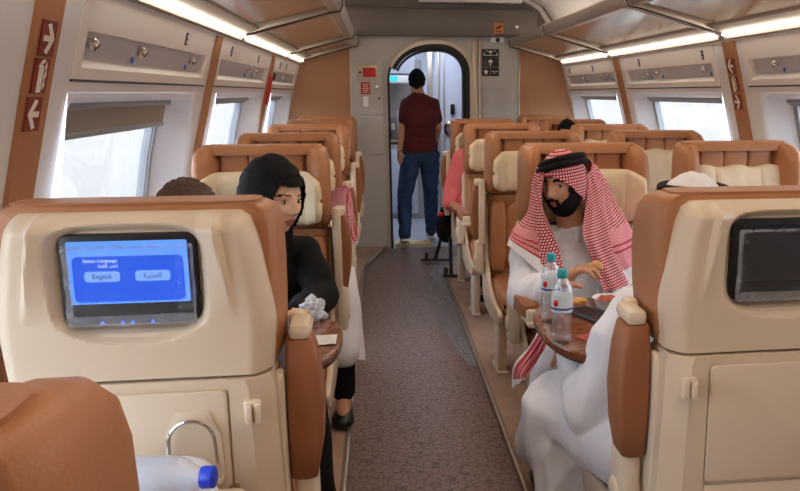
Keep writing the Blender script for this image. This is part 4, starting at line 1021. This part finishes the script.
# loose end of a headscarf hanging beside his knee
g = G(); drape(g, [[(538, 333, 2.46), (545, 334, 2.42), (551, 337, 2.40)], [(527, 350, 2.46), (534, 352, 2.43), (541, 355, 2.41)], [(514, 366, 2.46), (521, 370, 2.43), (529, 374, 2.41)], [(513, 388, 2.46), (518, 384, 2.43), (526, 378, 2.41)]], 20, 20, .006, lambda v, u: 1 if v > .82 or u < .15 else (3 if int(u * 12) % 3 == 0 else 2))
obj('scarf_end', g, [CHECK, GHW, CHECKL, GHR], P, 80)
for a in (ra, la): sneaker(P, a + V((0, .05, -.095)), a + V((0, -.2, -.095)), mat('brown_sandal', (90, 60, 40), .5) if 'brown_sandal' not in bpy.data.materials else bpy.data.materials['brown_sandal'], BLACKP, .06)
food_at = at(594, 267, 2.6)
g = G(); g.ell(food_at, (.032, .016, .02), Matrix.Rotation(-.2, 3, 'Y'), 16, 12, e=.9, fn=lambda p: p + V((0, 0, 0)) + p.normalized() * .004 * noise.noise(p * 90))
PASTRY = mat('baked_pastry', (214, 160, 92), .6, bump=.3, bscale=80, var=.25, vscale=60)
tag(obj('pastry', g, PASTRY, None, 80), 'bitten golden pastry held in the hand of the man in red check', 'food')

# ---- the woman in black --------------------------------------------------
P = empty('person', (-.44, 2.95, 0), 'person in black headscarf and black abaya seated at left, looking aside', 'person')
hc = at(275, 199, 2.80); HR = frame((.76, -.64, -.10), (.10, 0, 1)); fs_ = 1.05
rs_, ls_ = at(228, 252, 3.0), at(306, 252, 2.96); rh, lh = V((-.56, 3.02, .56)), V((-.38, 3.02, .56))
re, rw = at(222, 305, 2.86), at(262, 318, 2.6); le, lw = at(322, 296, 2.86), at(296, 316, 2.58)
rk, lk = V((-.54, 2.55, .56)), V((-.29, 2.45, .53)); ra, la = V((-.48, 2.5, .12)), V((-.255, 2.28, .12))
g = G(); add_head(g, hc, HR, True, fs_); g.cap(hc + V((-.02, .02, -.05)), (rs_ + ls_) / 2 + V((0, 0, .03)), .045, .055)
torso(g, (rs_, ls_), (rh, lh), .085, .135, .12); limb(g, [rs_, re, rw], [.04, .033, .024]); limb(g, [ls_, le, lw], [.04, .033, .024])
limb(g, [rh, rk, ra], [.07, .05, .036]); limb(g, [lh, lk, la], [.07, .05, .036])
for a in (ra, la): g.ell(a + V((0, -.06, -.055)), (.036, .11, .032), None, 14, 10)
hand(g, rw, V((.4, -.8, 0)), V((0, 0, -1)), .3, .92, -1); hand(g, lw, V((-.7, -.5, 0)), V((0, 0, -1)), .3, .92, 1)
body = blob('body', g, .0042, [SKIN_F, LIPS, BROWM], P, 1, mfun=head_faces(hc, HR, fs_, 0, 1, 2, .6)); add_eyes(body, hc, HR, fs_, (.003, 0, -.001))
def hijab_keep(d):
    if d.z < -.93: return False
    fx, fz = d.x / .82, (d.z + .14) / .82
    return not (d.y > 0 and fx * fx + fz * fz < 1)
g = G(); shell_on_head(g, hc, HR, .0135, hijab_keep, 96, 72, True, fs_ * .985, .006, fn=lambda d: .026 * max(0, .3 - d.y) + .006 * max(0, -d.x) + .006 * noise.noise(V((d.x * 3, d.y * 3, d.z * 9))) + .008 * max(0, d.z))
obj('hijab', g, BLACKCL, P, 80)
g = G(); shell_on_head(g, hc, HR, .0145, lambda d: d.y > -.2 and d.z > .40 + .1 * abs(d.x) and abs(d.x) < .85 and d.z < .85, 96, 72, True, fs_, .003); obj('hair', g, HAIRB, P, 80)
g = G(); torso(g, (rs_, ls_), (rh, lh), .105, .16, .155); limb(g, [rs_, re, rw], [.058, .062, .05]); limb(g, [ls_, le, lw], [.06, .06, .048])
g.cap(hc + V((-.015, .02, -.09)), (rs_ + ls_) / 2 + V((0, 0, .0)), .062, .10); g.cap(hc + V((-.01, -.0, -.135)), (rs_ + ls_) / 2 + V((.01, -.05, -.03)), .035, .07)
limb(g, [rh, rk, ra], [.1, .09, .10]); limb(g, [lh, lk, la], [.1, .09, .10]); g.cap((rh + lh) / 2, (rk + lk) / 2, .1, .09); g.cap((rk + lk) / 2, (ra + la) / 2, .08, .1)
f1 = folds(.008, 8, 8, 4, 7); blob('abaya', g, .009, BLACKCL, P, 3, fold=lambda p: f1(p))
for a in (ra, la): sneaker(P, a + V((0, .05, -.095)), a + V((0, -.17, -.095)), BLACKP, RUBBER, .06)

# ---- the standing man ----------------------------------------------------
P = empty('person', (.37, 7.85, 0), 'person with short black hair standing in the doorway, maroon t-shirt and jeans', 'person')
hc = at(417, 82, 7.82); HR = frame((.1, 1, 0)); Y0 = 7.82
ls_, rs_ = at(407, 105, Y0), at(433, 105, Y0); lh, rh = at(412, 152, Y0), at(429, 152, Y0)
le, lw = at(402, 128, Y0), at(400, 152, Y0 - .04); re, rw = at(438, 127, Y0 + .03), at(436, 142, Y0 + .2)
lk, rk = at(405, 194, Y0 - .02), at(431, 192, Y0 + .12); la, ra = V((.215, 7.62, .125)), V((.50, 8.02, .1))
g = G(); add_head(g, hc, HR, False, 1.0); g.cap(hc + V((0, -.01, -.06)), (ls_ + rs_) / 2 + V((0, 0, .02)), .058, .07)
torso(g, (ls_, rs_), (lh, rh), .095, .15, .135); limb(g, [ls_, le, lw], [.05, .04, .026]); limb(g, [rs_, re, rw], [.05, .04, .026]); limb(g, [lh, lk, la], [.085, .055, .04]); limb(g, [rh, rk, ra], [.085, .055, .04])
hand(g, lw, V((.0, .02, -1)), V((.6, .6, 0)), .3, 1.0, 1); hand(g, rw, V((-.4, .8, .1)), V((-1, 0, 0)), .4, 1, 1)
for a in (la, ra): g.ell(a + V((0, .06, -.05)), (.035, .11, .035), None, 12, 8)
body = blob('body', g, .006, SKIN_M, P, 1)
g = G(); shell_on_head(g, hc, HR, .0125, lambda d: d.z > -.55 + .35 * abs(d.x) and not (d.y > .35 and d.z < .45) and not (abs(d.x) > .7 and d.z < .12 and d.y > -.45), 72, 56, thick=.01, fn=lambda d: .004 * noise.noise(d * 14)); obj('hair', g, HAIRB, body, 80)
g = G(); torso(g, (ls_, rs_), (lh + V((0, 0, .03)), rh + V((0, 0, .03))), .115, .17, .155); limb(g, [ls_, ls_ + (le - ls_) * .62], [.068, .06]); limb(g, [rs_, rs_ + (re - rs_) * .62], [.068, .06]); [g.cap(hc + V((0, -.02, -.15)), q + V((0, 0, .0)), .066, .062) for q in (ls_, rs_)]; g.cap((ls_ + rs_) / 2 + V((0, -.02, -.02)), (ls_ + rs_) / 2 + V((0, -.01, .02)), .1, .08)
f1 = folds(.005, 9, 9, 6, 2); blob('t_shirt', g, .008, MAROON, P, 2, fold=lambda p: f1(p))
g = G(); g.ell((lh + rh) / 2 + V((0, 0, -.0)), (.165, .118, .12), None, 24, 16, e=.85); limb(g, [lh + V((0, 0, -.02)), lk, la + V((0, 0, .01))], [.105, .075, .06]); limb(g, [rh + V((0, 0, -.02)), rk, ra + V((0, 0, .01))], [.105, .075, .06])
f1 = folds(.006, 8, 8, 16, 5); blob('jeans', g, .008, JEANS, P, 2, fold=lambda p: f1(p))
for a, dy in ((la, 0), (ra, 0)): sneaker(P, a + V((.0, -.06, .025 - a.z + .05 * (a.z > .11))), a + V((.0, .23, .022 - a.z)), BLACKP, WHITEP, .1)
g = G(); g.tube([lw + V((math.cos(t) * .03, math.sin(t) * .03, .012)) for t in [2 * PI * k / 20 for k in range(20)]], .006, 8, closed=True); obj('wrist_watch', g, CHROME, body)

# ---- near right passenger, back to the camera ----------------------------
P = empty('person', (.72, 1.85, 0), 'person in white thobe, back turned in the near right seat, white headscarf top showing', 'person')
hc = V((.778, 1.87, 1.172)); HR = frame((-.12, 1, -.05))
ls_, rs_ = V((.665, 1.90, .93)), V((.95, 1.9, .93)); lh, rh = V((.73, 1.80, .56)), V((.92, 1.80, .56))
le, lw = at(592, 408, 2.0), at(579, 348, 2.22); re, rw = V((.98, 2.0, .78)), V((.86, 2.25, .84))
lk, rk = V((.53, 2.22, .545)), V((.86, 2.28, .55)); la, ra = V((.60, 2.2, .12)), V((.86, 2.2, .12))
g = G(); add_head(g, hc, HR); g.cap(hc + V((0, -.02, -.05)), (ls_ + rs_) / 2 + V((0, 0, .03)), .055, .065)
torso(g, (ls_, rs_), (lh, rh), .085, .15, .13); limb(g, [ls_, le, lw], [.045, .037, .027]); limb(g, [rs_, re, rw], [.045, .037, .027]); limb(g, [lh, lk, la], [.07, .05, .038]); limb(g, [rh, rk, ra], [.07, .05, .038])
for a in (la, ra): g.ell(a + V((0, .06, -.055)), (.04, .11, .035), None, 12, 8)
hd = V((-.15, .75, -.25)); hand(g, lw, hd, V((.1, -.1, -1)), .45, 1.0, 1); hand(g, rw, V((-.3, .8, 0)), V((0, 0, -1)), .4, 1.0, -1)
body = blob('body', g, .005, SKIN_M, P, 1)
g = G(); torso(g, (ls_, rs_), (lh, rh), .11, .17, .155); limb(g, [ls_, le, lw + (le - lw) * .15], [.08, .075, .055]); limb(g, [rs_, re, rw], [.07, .066, .052]); limb(g, [lh, lk, la + V((-.02, 0, .05))], [.12, .105, .12]); limb(g, [rh, rk, ra + V((0, 0, .05))], [.11, .1, .11])
g.cap((lh + rh) / 2, (lk + rk) / 2, .11, .1); g.cap((lk + rk) / 2, (la + ra) / 2 + V((0, 0, .06)), .09, .1)
f1 = folds(.014, 7, 7, 4, 11); f2 = folds(.009, 16, 16, 6, 3); blob('thobe', g, .009, THOBE, P, 3, fold=lambda p: f1(p) + f2(p))
g = G(); shell_on_head(g, hc, HR, .016, lambda d: not (d.y > .25 and abs(d.x) < .75 and d.z < .4), 72, 56, thick=.004, fn=lambda d: .004 * noise.noise(d * 4))
RW = [V((math.cos(a) * .10, -math.sin(a) * .12, 0)) for a in [(-.15 + 1.3 * k / 8) * PI for k in range(9)]]
rows = [[hc + p * k + V((0, -.01 * 0, z)) for p in RW] for k, z in ((.98, .03), (1.02, -.04), (1.05, -.10), (1.35, -.16), (1.75, -.22), (1.85, -.30))]
drape(g, rows, 48, 24, .014); gh = obj('ghutra', g, GHW, P, 80)
g = G()
for dz, rr in ((.092, .82), (.074, .90)):
    g.tube([hc + HR @ V((.0905 * rr * math.cos(a), .112 * rr * math.sin(a) - .004, dz + .004 * math.sin(a))) for a in [2 * PI * t / 36 for t in range(36)]], .012, 10, closed=True)
obj('agal', g, BLACKCL, gh, 80)

# ---- simpler seated figures ----------------------------------------------
def seated(x, y, hz, fwd, hair, shirt, trousers, label, robe=False, wid=.17, pants_hem=.12, kneez=.55, dx=0, voxel=.008, hk=None, kn=None):
    """y: spine, fwd +1 faces away from the camera, -1 faces it"""
    P = empty('person', (x, y, 0), label, 'person'); s = fwd; hc = V((x + dx, y + .03 * s, hz)); HR = frame((0.05, s, -.1))
    a_, b_ = V((x - wid, y, hz - .24)), V((x + wid, y, hz - .24)); ha, hb = V((x - .1, y, .56)), V((x + .1, y, .56))
    ea, wa, eb, wb = a_ + V((-.04, .1 * s, -.25)), V((x - .12, y + .32 * s, .66)), b_ + V((.04, .1 * s, -.25)), V((x + .12, y + .32 * s, .66))
    ka, kb = V((x - .12, y + .46 * s, kneez)), V((x + .12, y + .46 * s, kneez)); fa, fb = V((x - .12, y + .5 * s, .12)), V((x + .12, y + .5 * s, .12))
    if kn: kb, fb = kn
    g = G(); add_head(g, hc, HR); g.cap(hc + V((0, -.02 * s, -.05)), (a_ + b_) / 2 + V((0, 0, .02)), .052, .06); torso(g, (a_, b_), (ha, hb), .085, .14, .13)
    limb(g, [a_, ea, wa], [.042, .036, .026]); limb(g, [b_, eb, wb], [.042, .036, .026]); limb(g, [ha, ka, fa], [.07, .05, .038]); limb(g, [hb, kb, fb], [.07, .05, .038])
    for q in (fa, fb): g.ell(q + V((0, .06 * s, -.055)), (.038, .11, .033), None, 12, 8)
    hand(g, wa, V((.3, s, 0)), V((0, 0, -1)), .3, 1, 1 * s); hand(g, wb, V((-.3, s, 0)), V((0, 0, -1)), .3, 1, -1 * s)
    body = blob('body', g, voxel, [SKIN_M, LIPS, BROWM], P, 1, mfun=head_faces(hc, HR, 1, 0, 1, 2)); add_eyes(body, hc, HR)
    if hair:
        g = G(); shell_on_head(g, hc, HR, .011, hk or (lambda d: d.z > -.4 and not (d.y > .3 and d.z < .55) and not (abs(d.x) > .75 and d.z < .1 and d.y > -.25)), 72, 56, thick=.01, fn=lambda d: .006 * noise.noise(d * 12)); obj('hair', g, hair, body, 80)
    g = G(); torso(g, (a_, b_), (ha, hb), .105, .16, .15); limb(g, [a_, ea, wa], [.062, .055, .04]); limb(g, [b_, eb, wb], [.062, .055, .04])
    if robe:
        limb(g, [ha, ka, fa + V((0, 0, .06))], [.1, .085, .09]); limb(g, [hb, kb, fb + V((0, 0, robe if robe is not True else .06))], [.1, .085, .085]); g.cap((ha + hb) / 2, (ka + kb) / 2, .1, .085)
    f1 = folds(.006, 9, 9, 6, x * 10 + y); blob('robe' if robe else 'shirt', g, .01, shirt, P, 2, fold=lambda p: f1(p))
    if trousers:
        g = G(); g.ell((ha + hb) / 2, (.15, .11, .1), None, 20, 12); limb(g, [ha, ka, fa], [.09, .07, .055]); limb(g, [hb, kb, fb], [.09, .07, .055]); blob('trousers', g, .01, trousers, P, 2)
    for q in (fa, fb): sneaker(P, q + V((0, -.05 * s, -.095)), q + V((0, .2 * s, -.095)), BLACKP, RUBBER, .07)
    return P, hc, HR, body
seated(-.455, 1.86, 1.178, 1, HAIRBR, mat('grey_shirt', (120, 122, 128), .8), BLACKCL, 'person with brown hair seated in the near left seat, back turned, hair tops the seat', kn=(V((-.46, 2.16, .54)), V((-.46, 2.14, .12))))
P, hc, HR, body = seated(-.42, 3.95, 1.10, -1, None, THOBE, BLACKCL, 'person in white robe and red checked scarf, hidden behind woman, leaning to the aisle', robe=.2, dx=.02, kn=(V((-.2, 3.55, .56)), V((-.2, 3.5, .14))))
g = G(); shell_on_head(g, hc, HR, .016, lambda d: HW(d), 72, 56, thick=.004)
for fi, f in enumerate(g.f): g.uv[fi] = [((HR.inverted() @ (g.v[k] - hc)).x, (HR.inverted() @ (g.v[k] - hc)).z) for k in f]
a0 = [hc + V((math.cos(t) * .09, .02 - abs(math.sin(t)) * -.1 + 0, 0)) for t in (PI, .75 * PI, .5 * PI, .25 * PI, 0)]
rows = [a0, [p + V(((p.x - hc.x) * .2, 0, -.09)) for p in a0], [V((hc.x - .2, hc.y - .02, hc.z - .2)), V((hc.x - .12, hc.y + .1, hc.z - .18)), V((hc.x, hc.y + .12, hc.z - .18)), V((hc.x + .13, hc.y + .08, hc.z - .17)), at(347, 186, 3.9)],
        [V((hc.x - .22, hc.y - .04, hc.z - .35)), V((hc.x - .14, hc.y + .1, hc.z - .33)), V((hc.x, hc.y + .12, hc.z - .33)), V((hc.x + .18, hc.y + .02, hc.z - .24)), at(354, 212, 3.86)],
        [V((hc.x - .22, hc.y - .06, hc.z - .42)), V((hc.x - .14, hc.y + .1, hc.z - .43)), V((hc.x, hc.y + .12, hc.z - .43)), V((hc.x + .2, hc.y - .05, hc.z - .32)), at(358, 243, 3.84)]]
drape(g, rows, 48, 30, .008, lambda v, u: (1 if v > .88 else (2 if v > .6 else 0)) if u > .6 else 0)
gh = obj('ghutra', g, [CHECK, GHW, CHECKL, GHR], P, 80)
g = G(); drape(g, [[at(343, 188, 3.82), at(347, 190, 3.8), at(350, 196, 3.8)], [at(343, 212, 3.80), at(349, 212, 3.77), at(354, 214, 3.78)], [at(344, 236, 3.79), at(351, 234, 3.76), at(357, 232, 3.77)], [at(348, 250, 3.79), at(352, 249, 3.76), at(358, 243, 3.77)]], 20, 24, .008, lambda v, u: 1 if v > .84 else (2 if u > .55 else 0)); obj('scarf_end', g, [CHECK, GHW, CHECKL, GHR], gh, 80)
g = G(); g.tube([hc + HR @ V((.0905 * math.cos(a), .112 * math.sin(a) - .004, .06)) for a in [2 * PI * t / 36 for t in range(36)]], .014, 10, closed=True); obj('agal', g, BLACKCL, gh, 80)
g = G(); drape(g, [[at(337, 266, 3.62), at(345, 262, 3.56), at(354, 268, 3.6)], [at(336, 300, 3.56), at(348, 300, 3.48), at(360, 304, 3.56)], [at(335, 335, 3.54), at(348, 336, 3.46), at(362, 338, 3.56)], [at(335, 352, 3.54), at(350, 358, 3.45), at(366, 360, 3.56)]], 30, 24, .02, None, .005, freq=9); obj('robe_hem', g, THOBE, P, 80)
P, hc, HR, body = seated(.81, 6.1, 1.13, -1, HAIRB, PINKCL, JEANS, 'person in pink shirt in the farthest aisle seat on right, arm over the aisle', wid=.2)
g = G(); limb(g, [at(462, 158, 6.05), at(452, 190, 6.0), at(449, 204, 5.9)], [.075, .07, .05]); f1 = folds(.006, 10, 10, 8, 3); blob('sleeve', g, .01, PINKCL, P, 2, fold=lambda p: f1(p))
g = G(); limb(g, [at(449, 203, 5.92), at(460, 209, 5.75)], [.034, .028]); hand(g, at(460, 209, 5.75), V((1, -.2, -.2)), V((0, 0, -1)), .6); blob('forearm', g, .007, SKIN_M, P, 1)
seated(1.52, 5.92, 1.175, -1, HAIRB, MAROON, BLACKCL, 'person with dark hair low in a far right window seat, only head visible', dx=-.10)
# ------------------------------------------------------------------ tables and what lies on them
TZ = .80
def table(x0, x1, y0, y1, side, label):
    """x0 = aisle end (rounded)"""
    root = empty('table', ((x0 + x1) / 2, (y0 + y1) / 2, .022), label, 'table'); s = 1 if x1 > x0 else -1; cy = (y0 + y1) / 2; hy = (y1 - y0) / 2
    pts = [(x1, y0), (x1, y1)] + [(x0 + s * .2 - s * .2 * math.sin(t), cy + hy * (abs(math.cos(t)) ** .75) * (1 if math.cos(t) > 0 else -1)) for t in [PI * k / 24 for k in range(25)]]
    g = G(); g.prism(pts, 'z', TZ - .028, TZ, .006, seg=2); obj('table_top', g, WOOD, root, 50)
    g = G(); g.prism([(cx_ * .985 + (x0 + x1) / 2 * .015, (y_ - cy) * .985 + cy) for cx_, y_ in pts], 'z', TZ - .036, TZ - .026, .002); obj('edge_band', g, BLACKP, root)
    g = G(); lx = x0 + s * abs(x1 - x0) * .55; g.loft([[(x, y, z) for x, y in rrect(w, d, .02, 4, lx, cy)] for z, w, d in ((.024, .3, .2), (.04, .28, .18), (.06, .09, .12), (.7, .08, .1), (.765, .2, .16))]); obj('pedestal', g, METAL, root)
    return root
table(-.125, -.895, 1.96, 2.50, -1, 'walnut table at left between woman in black and near seat'); table(.462, 1.93, 1.93, 2.56, 1, 'walnut table at right carrying two water bottles')
WATER = clear_mat('bottle_plastic', (.93, .96, .97), .22, .04, .2, 60); TEAL = mat('teal_cap', (38, 168, 180), .4); LABELW = mat('bottle_label', (214, 226, 238), .5); BLUEL = mat('label_blue', (40, 70, 150), .5)
def bottle(p, label, s=1.0):
    root = empty('water_bottle', p, label, 'bottle', 'water bottles on the right table'); prof = [(.004, 0), (.024, 0), (.0295, .006), (.0295, .03)]
    for k in range(5): z = .03 + k * .012; prof += [(.0295, z), (.0272, z + .006)]
    prof += [(.0295, .092), (.0295, .15), (.026, .168), (.014, .186), (.0125, .192), (.0125, .2)]
    g = G(); g.lathe([(r * s, h * s) for r, h in prof], p, n=28); obj('bottle_body', g, WATER, root, 60)
    g = G(); g.lathe([(r * s, h * s) for r, h in ((.0140, .192), (.0152, .194), (.0152, .212), (.013, .216), (0, .216))], p, n=24); obj('cap', g, TEAL, root, 50)
    g = G(); g.lathe([(.0300 * s, .096 * s), (.0304 * s, .098 * s), (.0304 * s, .142 * s), (.0300 * s, .144 * s)], p, n=28); lb = obj('label_wrap', g, LABELW, root, 60)
    g = G(); g.lathe([(.0305 * s, .104 * s), (.0307 * s, .105 * s), (.0307 * s, .109 * s), (.0305 * s, .11 * s)], p, n=28); obj('label_stripe', g, BLUEL, lb, 60)
    g = G(); g.ell(p + V((-.022 * s, -.0215 * s, .124 * s)), (.008 * s, .006 * s, .01 * s), None, 12, 8); obj('label_mark', g, REDP, lb)
    return root
q = at(551, 322, 2.29); bottle(V((q.x, 2.30, TZ)), 'clear water bottle with teal cap, farther one, beside the seated man')
q = at(561, 345, 2.07); bottle(V((q.x + .003, 2.08, TZ)), 'clear water bottle with teal cap, nearer one at the table edge')
def crumple(p, r, seed, amp=.35):
    g = G(); g.ell(p, r, None, 40, 28, fn=lambda v: v * (1 + amp * noise.noise(v * 60 + V((seed, 0, 0))) - amp * .6 * abs(noise.noise(v * 110 + V((0, seed, 0)))))); zmin = TZ + .001
    g.v = [V((v.x, v.y, max(v.z, zmin))) for v in g.v]; return g
tb = empty('tablet', at(590, 317, 2.36), 'dark tablet lying flat on the right table beside food bowl', 'tablet')
R = Matrix.Rotation(math.radians(24), 3, 'Z'); g = G(); g.box((.655, 2.33, TZ + .006), (.085, .17, .01), .004, 0, R); obj('case', g, mat('navy_case', (34, 42, 58), .35), tb)
g = G(); g.box((.655, 2.33, TZ + .0115), (.075, .155, .001), 0, 0, R); obj('display', g, BLACKP, tb)
bw = empty('food_bowl', (.735, 2.42, TZ), 'white takeaway bowl with food on the right table', 'bowl')
g = G(); g.lathe([(0, 0), (.036, 0), (.052, .035), (.055, .036), (.049, .033), (.034, .006), (0, .006)], (.735, 2.42, TZ + .001), n=28); obj('bowl', g, WHITEP, bw, 50)
g = G(); g.ell((.735, 2.42, TZ + .024), (.042, .042, .014), None, 24, 12, fn=lambda v: v + V((0, 0, .01 * noise.noise(v * 90)))); obj('food', g, mat('red_food', (176, 84, 60), .6, var=.5, vscale=90), bw)
g = crumple(V((.645, 2.47, TZ + .012)), (.028, .022, .015), 4); tag(obj('pastry', g, PASTRY), 'small pastry on the right table beside the tablet', 'food')
g = crumple(V((.555, 2.50, TZ + .012)), (.03, .03, .02), 8); tag(obj('clear_wrapper', g, FILM), 'clear crumpled wrapper on the far corner of right table', 'wrapper')
g = G(); g.box((.60, 2.12, TZ + .003), (.09, .06, .003), .001, 0, R); tag(obj('paper_card', g, mat('red_card', (168, 60, 50), .5)), 'small reddish card on the right table under the near man hand', 'card')
# left table
g = crumple(V((-.275, 2.34, TZ + .026)), (.055, .05, .03), 1, .3); tag(obj('pastry', g, PASTRY), 'large round golden pastry on the left table', 'food')
g = crumple(V((-.225, 2.42, TZ + .03)), (.042, .04, .038), 2, .5); tag(obj('foil_bag', g, clear_mat('crinkled_bag', (.9, .92, .96), .3, .15, .5, 60, .45), None, 20), 'crumpled silvery clear bag on the left table by woman', 'bag')
bx = empty('snack_box', (-.27, 2.2, TZ), 'white snack box with red and blue print on the left table', 'box')
g = G(); g.box((-.275, 2.2, TZ + .03), (.1, .12, .056), .003); obj('box_body', g, WHITEP, bx)
g = G(); g.box((-.275, 2.139, TZ + .014), (.1, .002, .012)); g.box((-.2245, 2.2, TZ + .014), (.002, .12, .012)); obj('blue_band', g, BLUEL, bx)
g = G(); g.box((-.2242, 2.2, TZ + .04), (.002, .08, .014)); g.box((-.27, 2.138, TZ + .04), (.06, .002, .014)); obj('red_print', g, REDP, bx)
g = G(); g.grid([[(-.215 + .075 * i / 8, 2.15 + .09 * j / 8, TZ + .003 + .005 * abs(noise.noise(V((i * .6, j * .6, 3))))) for j in range(9)] for i in range(9)], thick=.001); tag(obj('napkin', g, WHITEP), 'white paper napkin near the rounded edge of left table', 'napkin')
# white carrier bag with a bottle on the opened tray of the near left seat
s1 = seats[1]
def K2(name, g, m, par, **k):
    o = obj(name, g, m, None, **k)
    o.data.transform(Matrix.Translation(-s1.location)); o.parent = par; return o
g = G(); g.prism(rrect(.34, .24, .02, 4, -.44, 1.31), 'z', .745, .76, .004, seg=2); ft = K2('lower_shelf', g, SHELL, s1)
for x in (-.3, -.58):
    g = G(); g.box((x, 1.45, .735), (.02, .06, .03), .004); K2('shelf_bracket', g, mat('bracket_bronze', (120, 92, 70), .4) if 'bracket_bronze' not in bpy.data.materials else bpy.data.materials['bracket_bronze'], ft)
bag = empty('carrier_bag', (-.46, 1.33, .76), 'white plastic carrier bag with a bottle inside at the bottom left', 'bag')
def bagfn(v):
    n = noise.noise(v * 22) * .022 - abs(noise.noise(v * 45)) * .010; return v + v.normalized() * n
g = G(); g.ell((-.43, 1.31, .822), (.135, .085, .055), None, 64, 44, fn=bagfn); g.v = [V((v.x, v.y, max(v.z, .761))) for v in g.v]
obj('bag_film', g, mat('thin_white_plastic', (226, 232, 244), .3, bump=.4, bscale=30, var=.03), bag, 80)
bt = empty('large_bottle', (-.35, 1.24, .83), 'clear bottle with a bright blue cap lying in the white carrier bag', 'bottle')
ax = V((1, -.12, .03)).normalized(); o0 = at(209, 477, 1.24) - ax * .18
g = G(); g.lathe([(.01, 0), (.036, .003), (.038, .02), (.038, .12), (.03, .145), (.016, .165), (.014, .175)], o0, ax, 28); obj('bottle_body', g, clear_mat('cloudy_bottle', (.9, .94, 1), .3, .1, .2, 40, .3), bt, 60)
g = G(); g.lathe([(.017, .168), (.0185, .17), (.0185, .188), (.016, .19), (0, .19)], o0, ax, 24); obj('cap', g, mat('blue_cap', (24, 62, 214), .35), bt, 50)
# folded stroller in the aisle by the pink shirt person
fs = empty('folded_stroller', (.53, 6.4, .022), 'black folded stroller with dangling bag beside the pink shirt person', 'stroller')
g = G(); g.ell((.52, 6.35, .43), (.085, .07, .15), None, 32, 24, fn=lambda v: v * (1 + .18 * noise.noise(v * 16))); obj('fabric_bag', g, BLACKCL, fs, 80)
g = G(); g.ell((.475, 6.28, .53), (.03, .02, .02), None, 12, 8); obj('red_strap', g, REDP, fs)
for (a, b, c, d) in ((V((.505, 6.4, .4)), V((.46, 6.85, .035)), .13, 'x'), (V((.55, 6.32, .4)), V((.545, 6.2, .04)), .07, 'x')):
    g = G(); g.tube([a, b], .016, 10); lg = obj('leg', g, BLACKP, fs)
    g = G(); g.box(b + V((.0, 0, -.004)), (c * 2, .05, .022), .008); g.box(b + V((-c * .6, 0, .03)), (.03, .035, .07), .008); obj('wheel_foot', g, BLACKP, lg)
# clear floor film along the aisle edge
g = G(); rows = []
for i in range(70):
    y = 4.1 + 2.75 * i / 69; w = .05 + .12 * math.sin(PI * i / 69) + .05 * noise.noise(V((y * 3, 0, 0))); row = []
    for j in range(22):
        x = .50 - w * j / 21; row.append((x, y, .004 + .028 * abs(noise.noise(V((x * 45, y * 12, 1)))) + .006 * abs(noise.noise(V((x * 120, y * 60, 1))))))
    rows.append(row)
g.grid(rows); tag(obj('floor_film', g, clear_mat('floor_film_plastic', (.95, .97, 1), .35, .15, .6, 50, .03), None, smooth=False), 'crumpled clear plastic floor film along the right edge of the aisle', 'film')
# ------------------------------------------------------------------ light
w = bpy.data.worlds.new('world'); scene.world = w; w.use_nodes = True; nt = w.node_tree; bg = nt.nodes['Background']
tc = nt.nodes.new('ShaderNodeTexCoord'); sx = nt.nodes.new('ShaderNodeSeparateXYZ'); r = nt.nodes.new('ShaderNodeValToRGB')
e = r.color_ramp.elements; e[0].position = .0; e[0].color = (.93, .95, 1, 1); e[1].position = .6; e[1].color = (.66, .80, 1, 1)
nt.links.new(tc.outputs['Generated'], sx.inputs[0]); nt.links.new(sx.outputs[2], r.inputs[0]); nt.links.new(r.outputs[0], bg.inputs[0]); bg.inputs[1].default_value = 4.6
sun = bpy.data.lights.new('sun', 'SUN'); sun.energy = 1.5; sun.angle = .02; sun.color = (1, .95, .88); so = bpy.data.objects.new('sun', sun); C.objects.link(so); so.rotation_euler = (math.radians(8), math.radians(6), 0)
for s, bays in ((-1, BAYS_L), (1, BAYS_R[2:])):
    for a, b in bays:
        l = bpy.data.lights.new('portal', 'AREA'); l.shape = 'RECTANGLE'; l.size = .72; l.size_y = b - a; l.cycles.is_portal = True
        o = bpy.data.objects.new('portal', l); C.objects.link(o); o.location = wp(s, (a + b) / 2, 1.13, .2); o.rotation_euler = (0, -s * math.radians(-90), 0) if False else (0, s * math.radians(90), 0)
scene.cycles.use_denoising = True
scene.cycles.max_bounces = 8; scene.cycles.diffuse_bounces = 4; scene.cycles.transparent_max_bounces = 16
scene.cycles.sample_clamp_indirect = 6
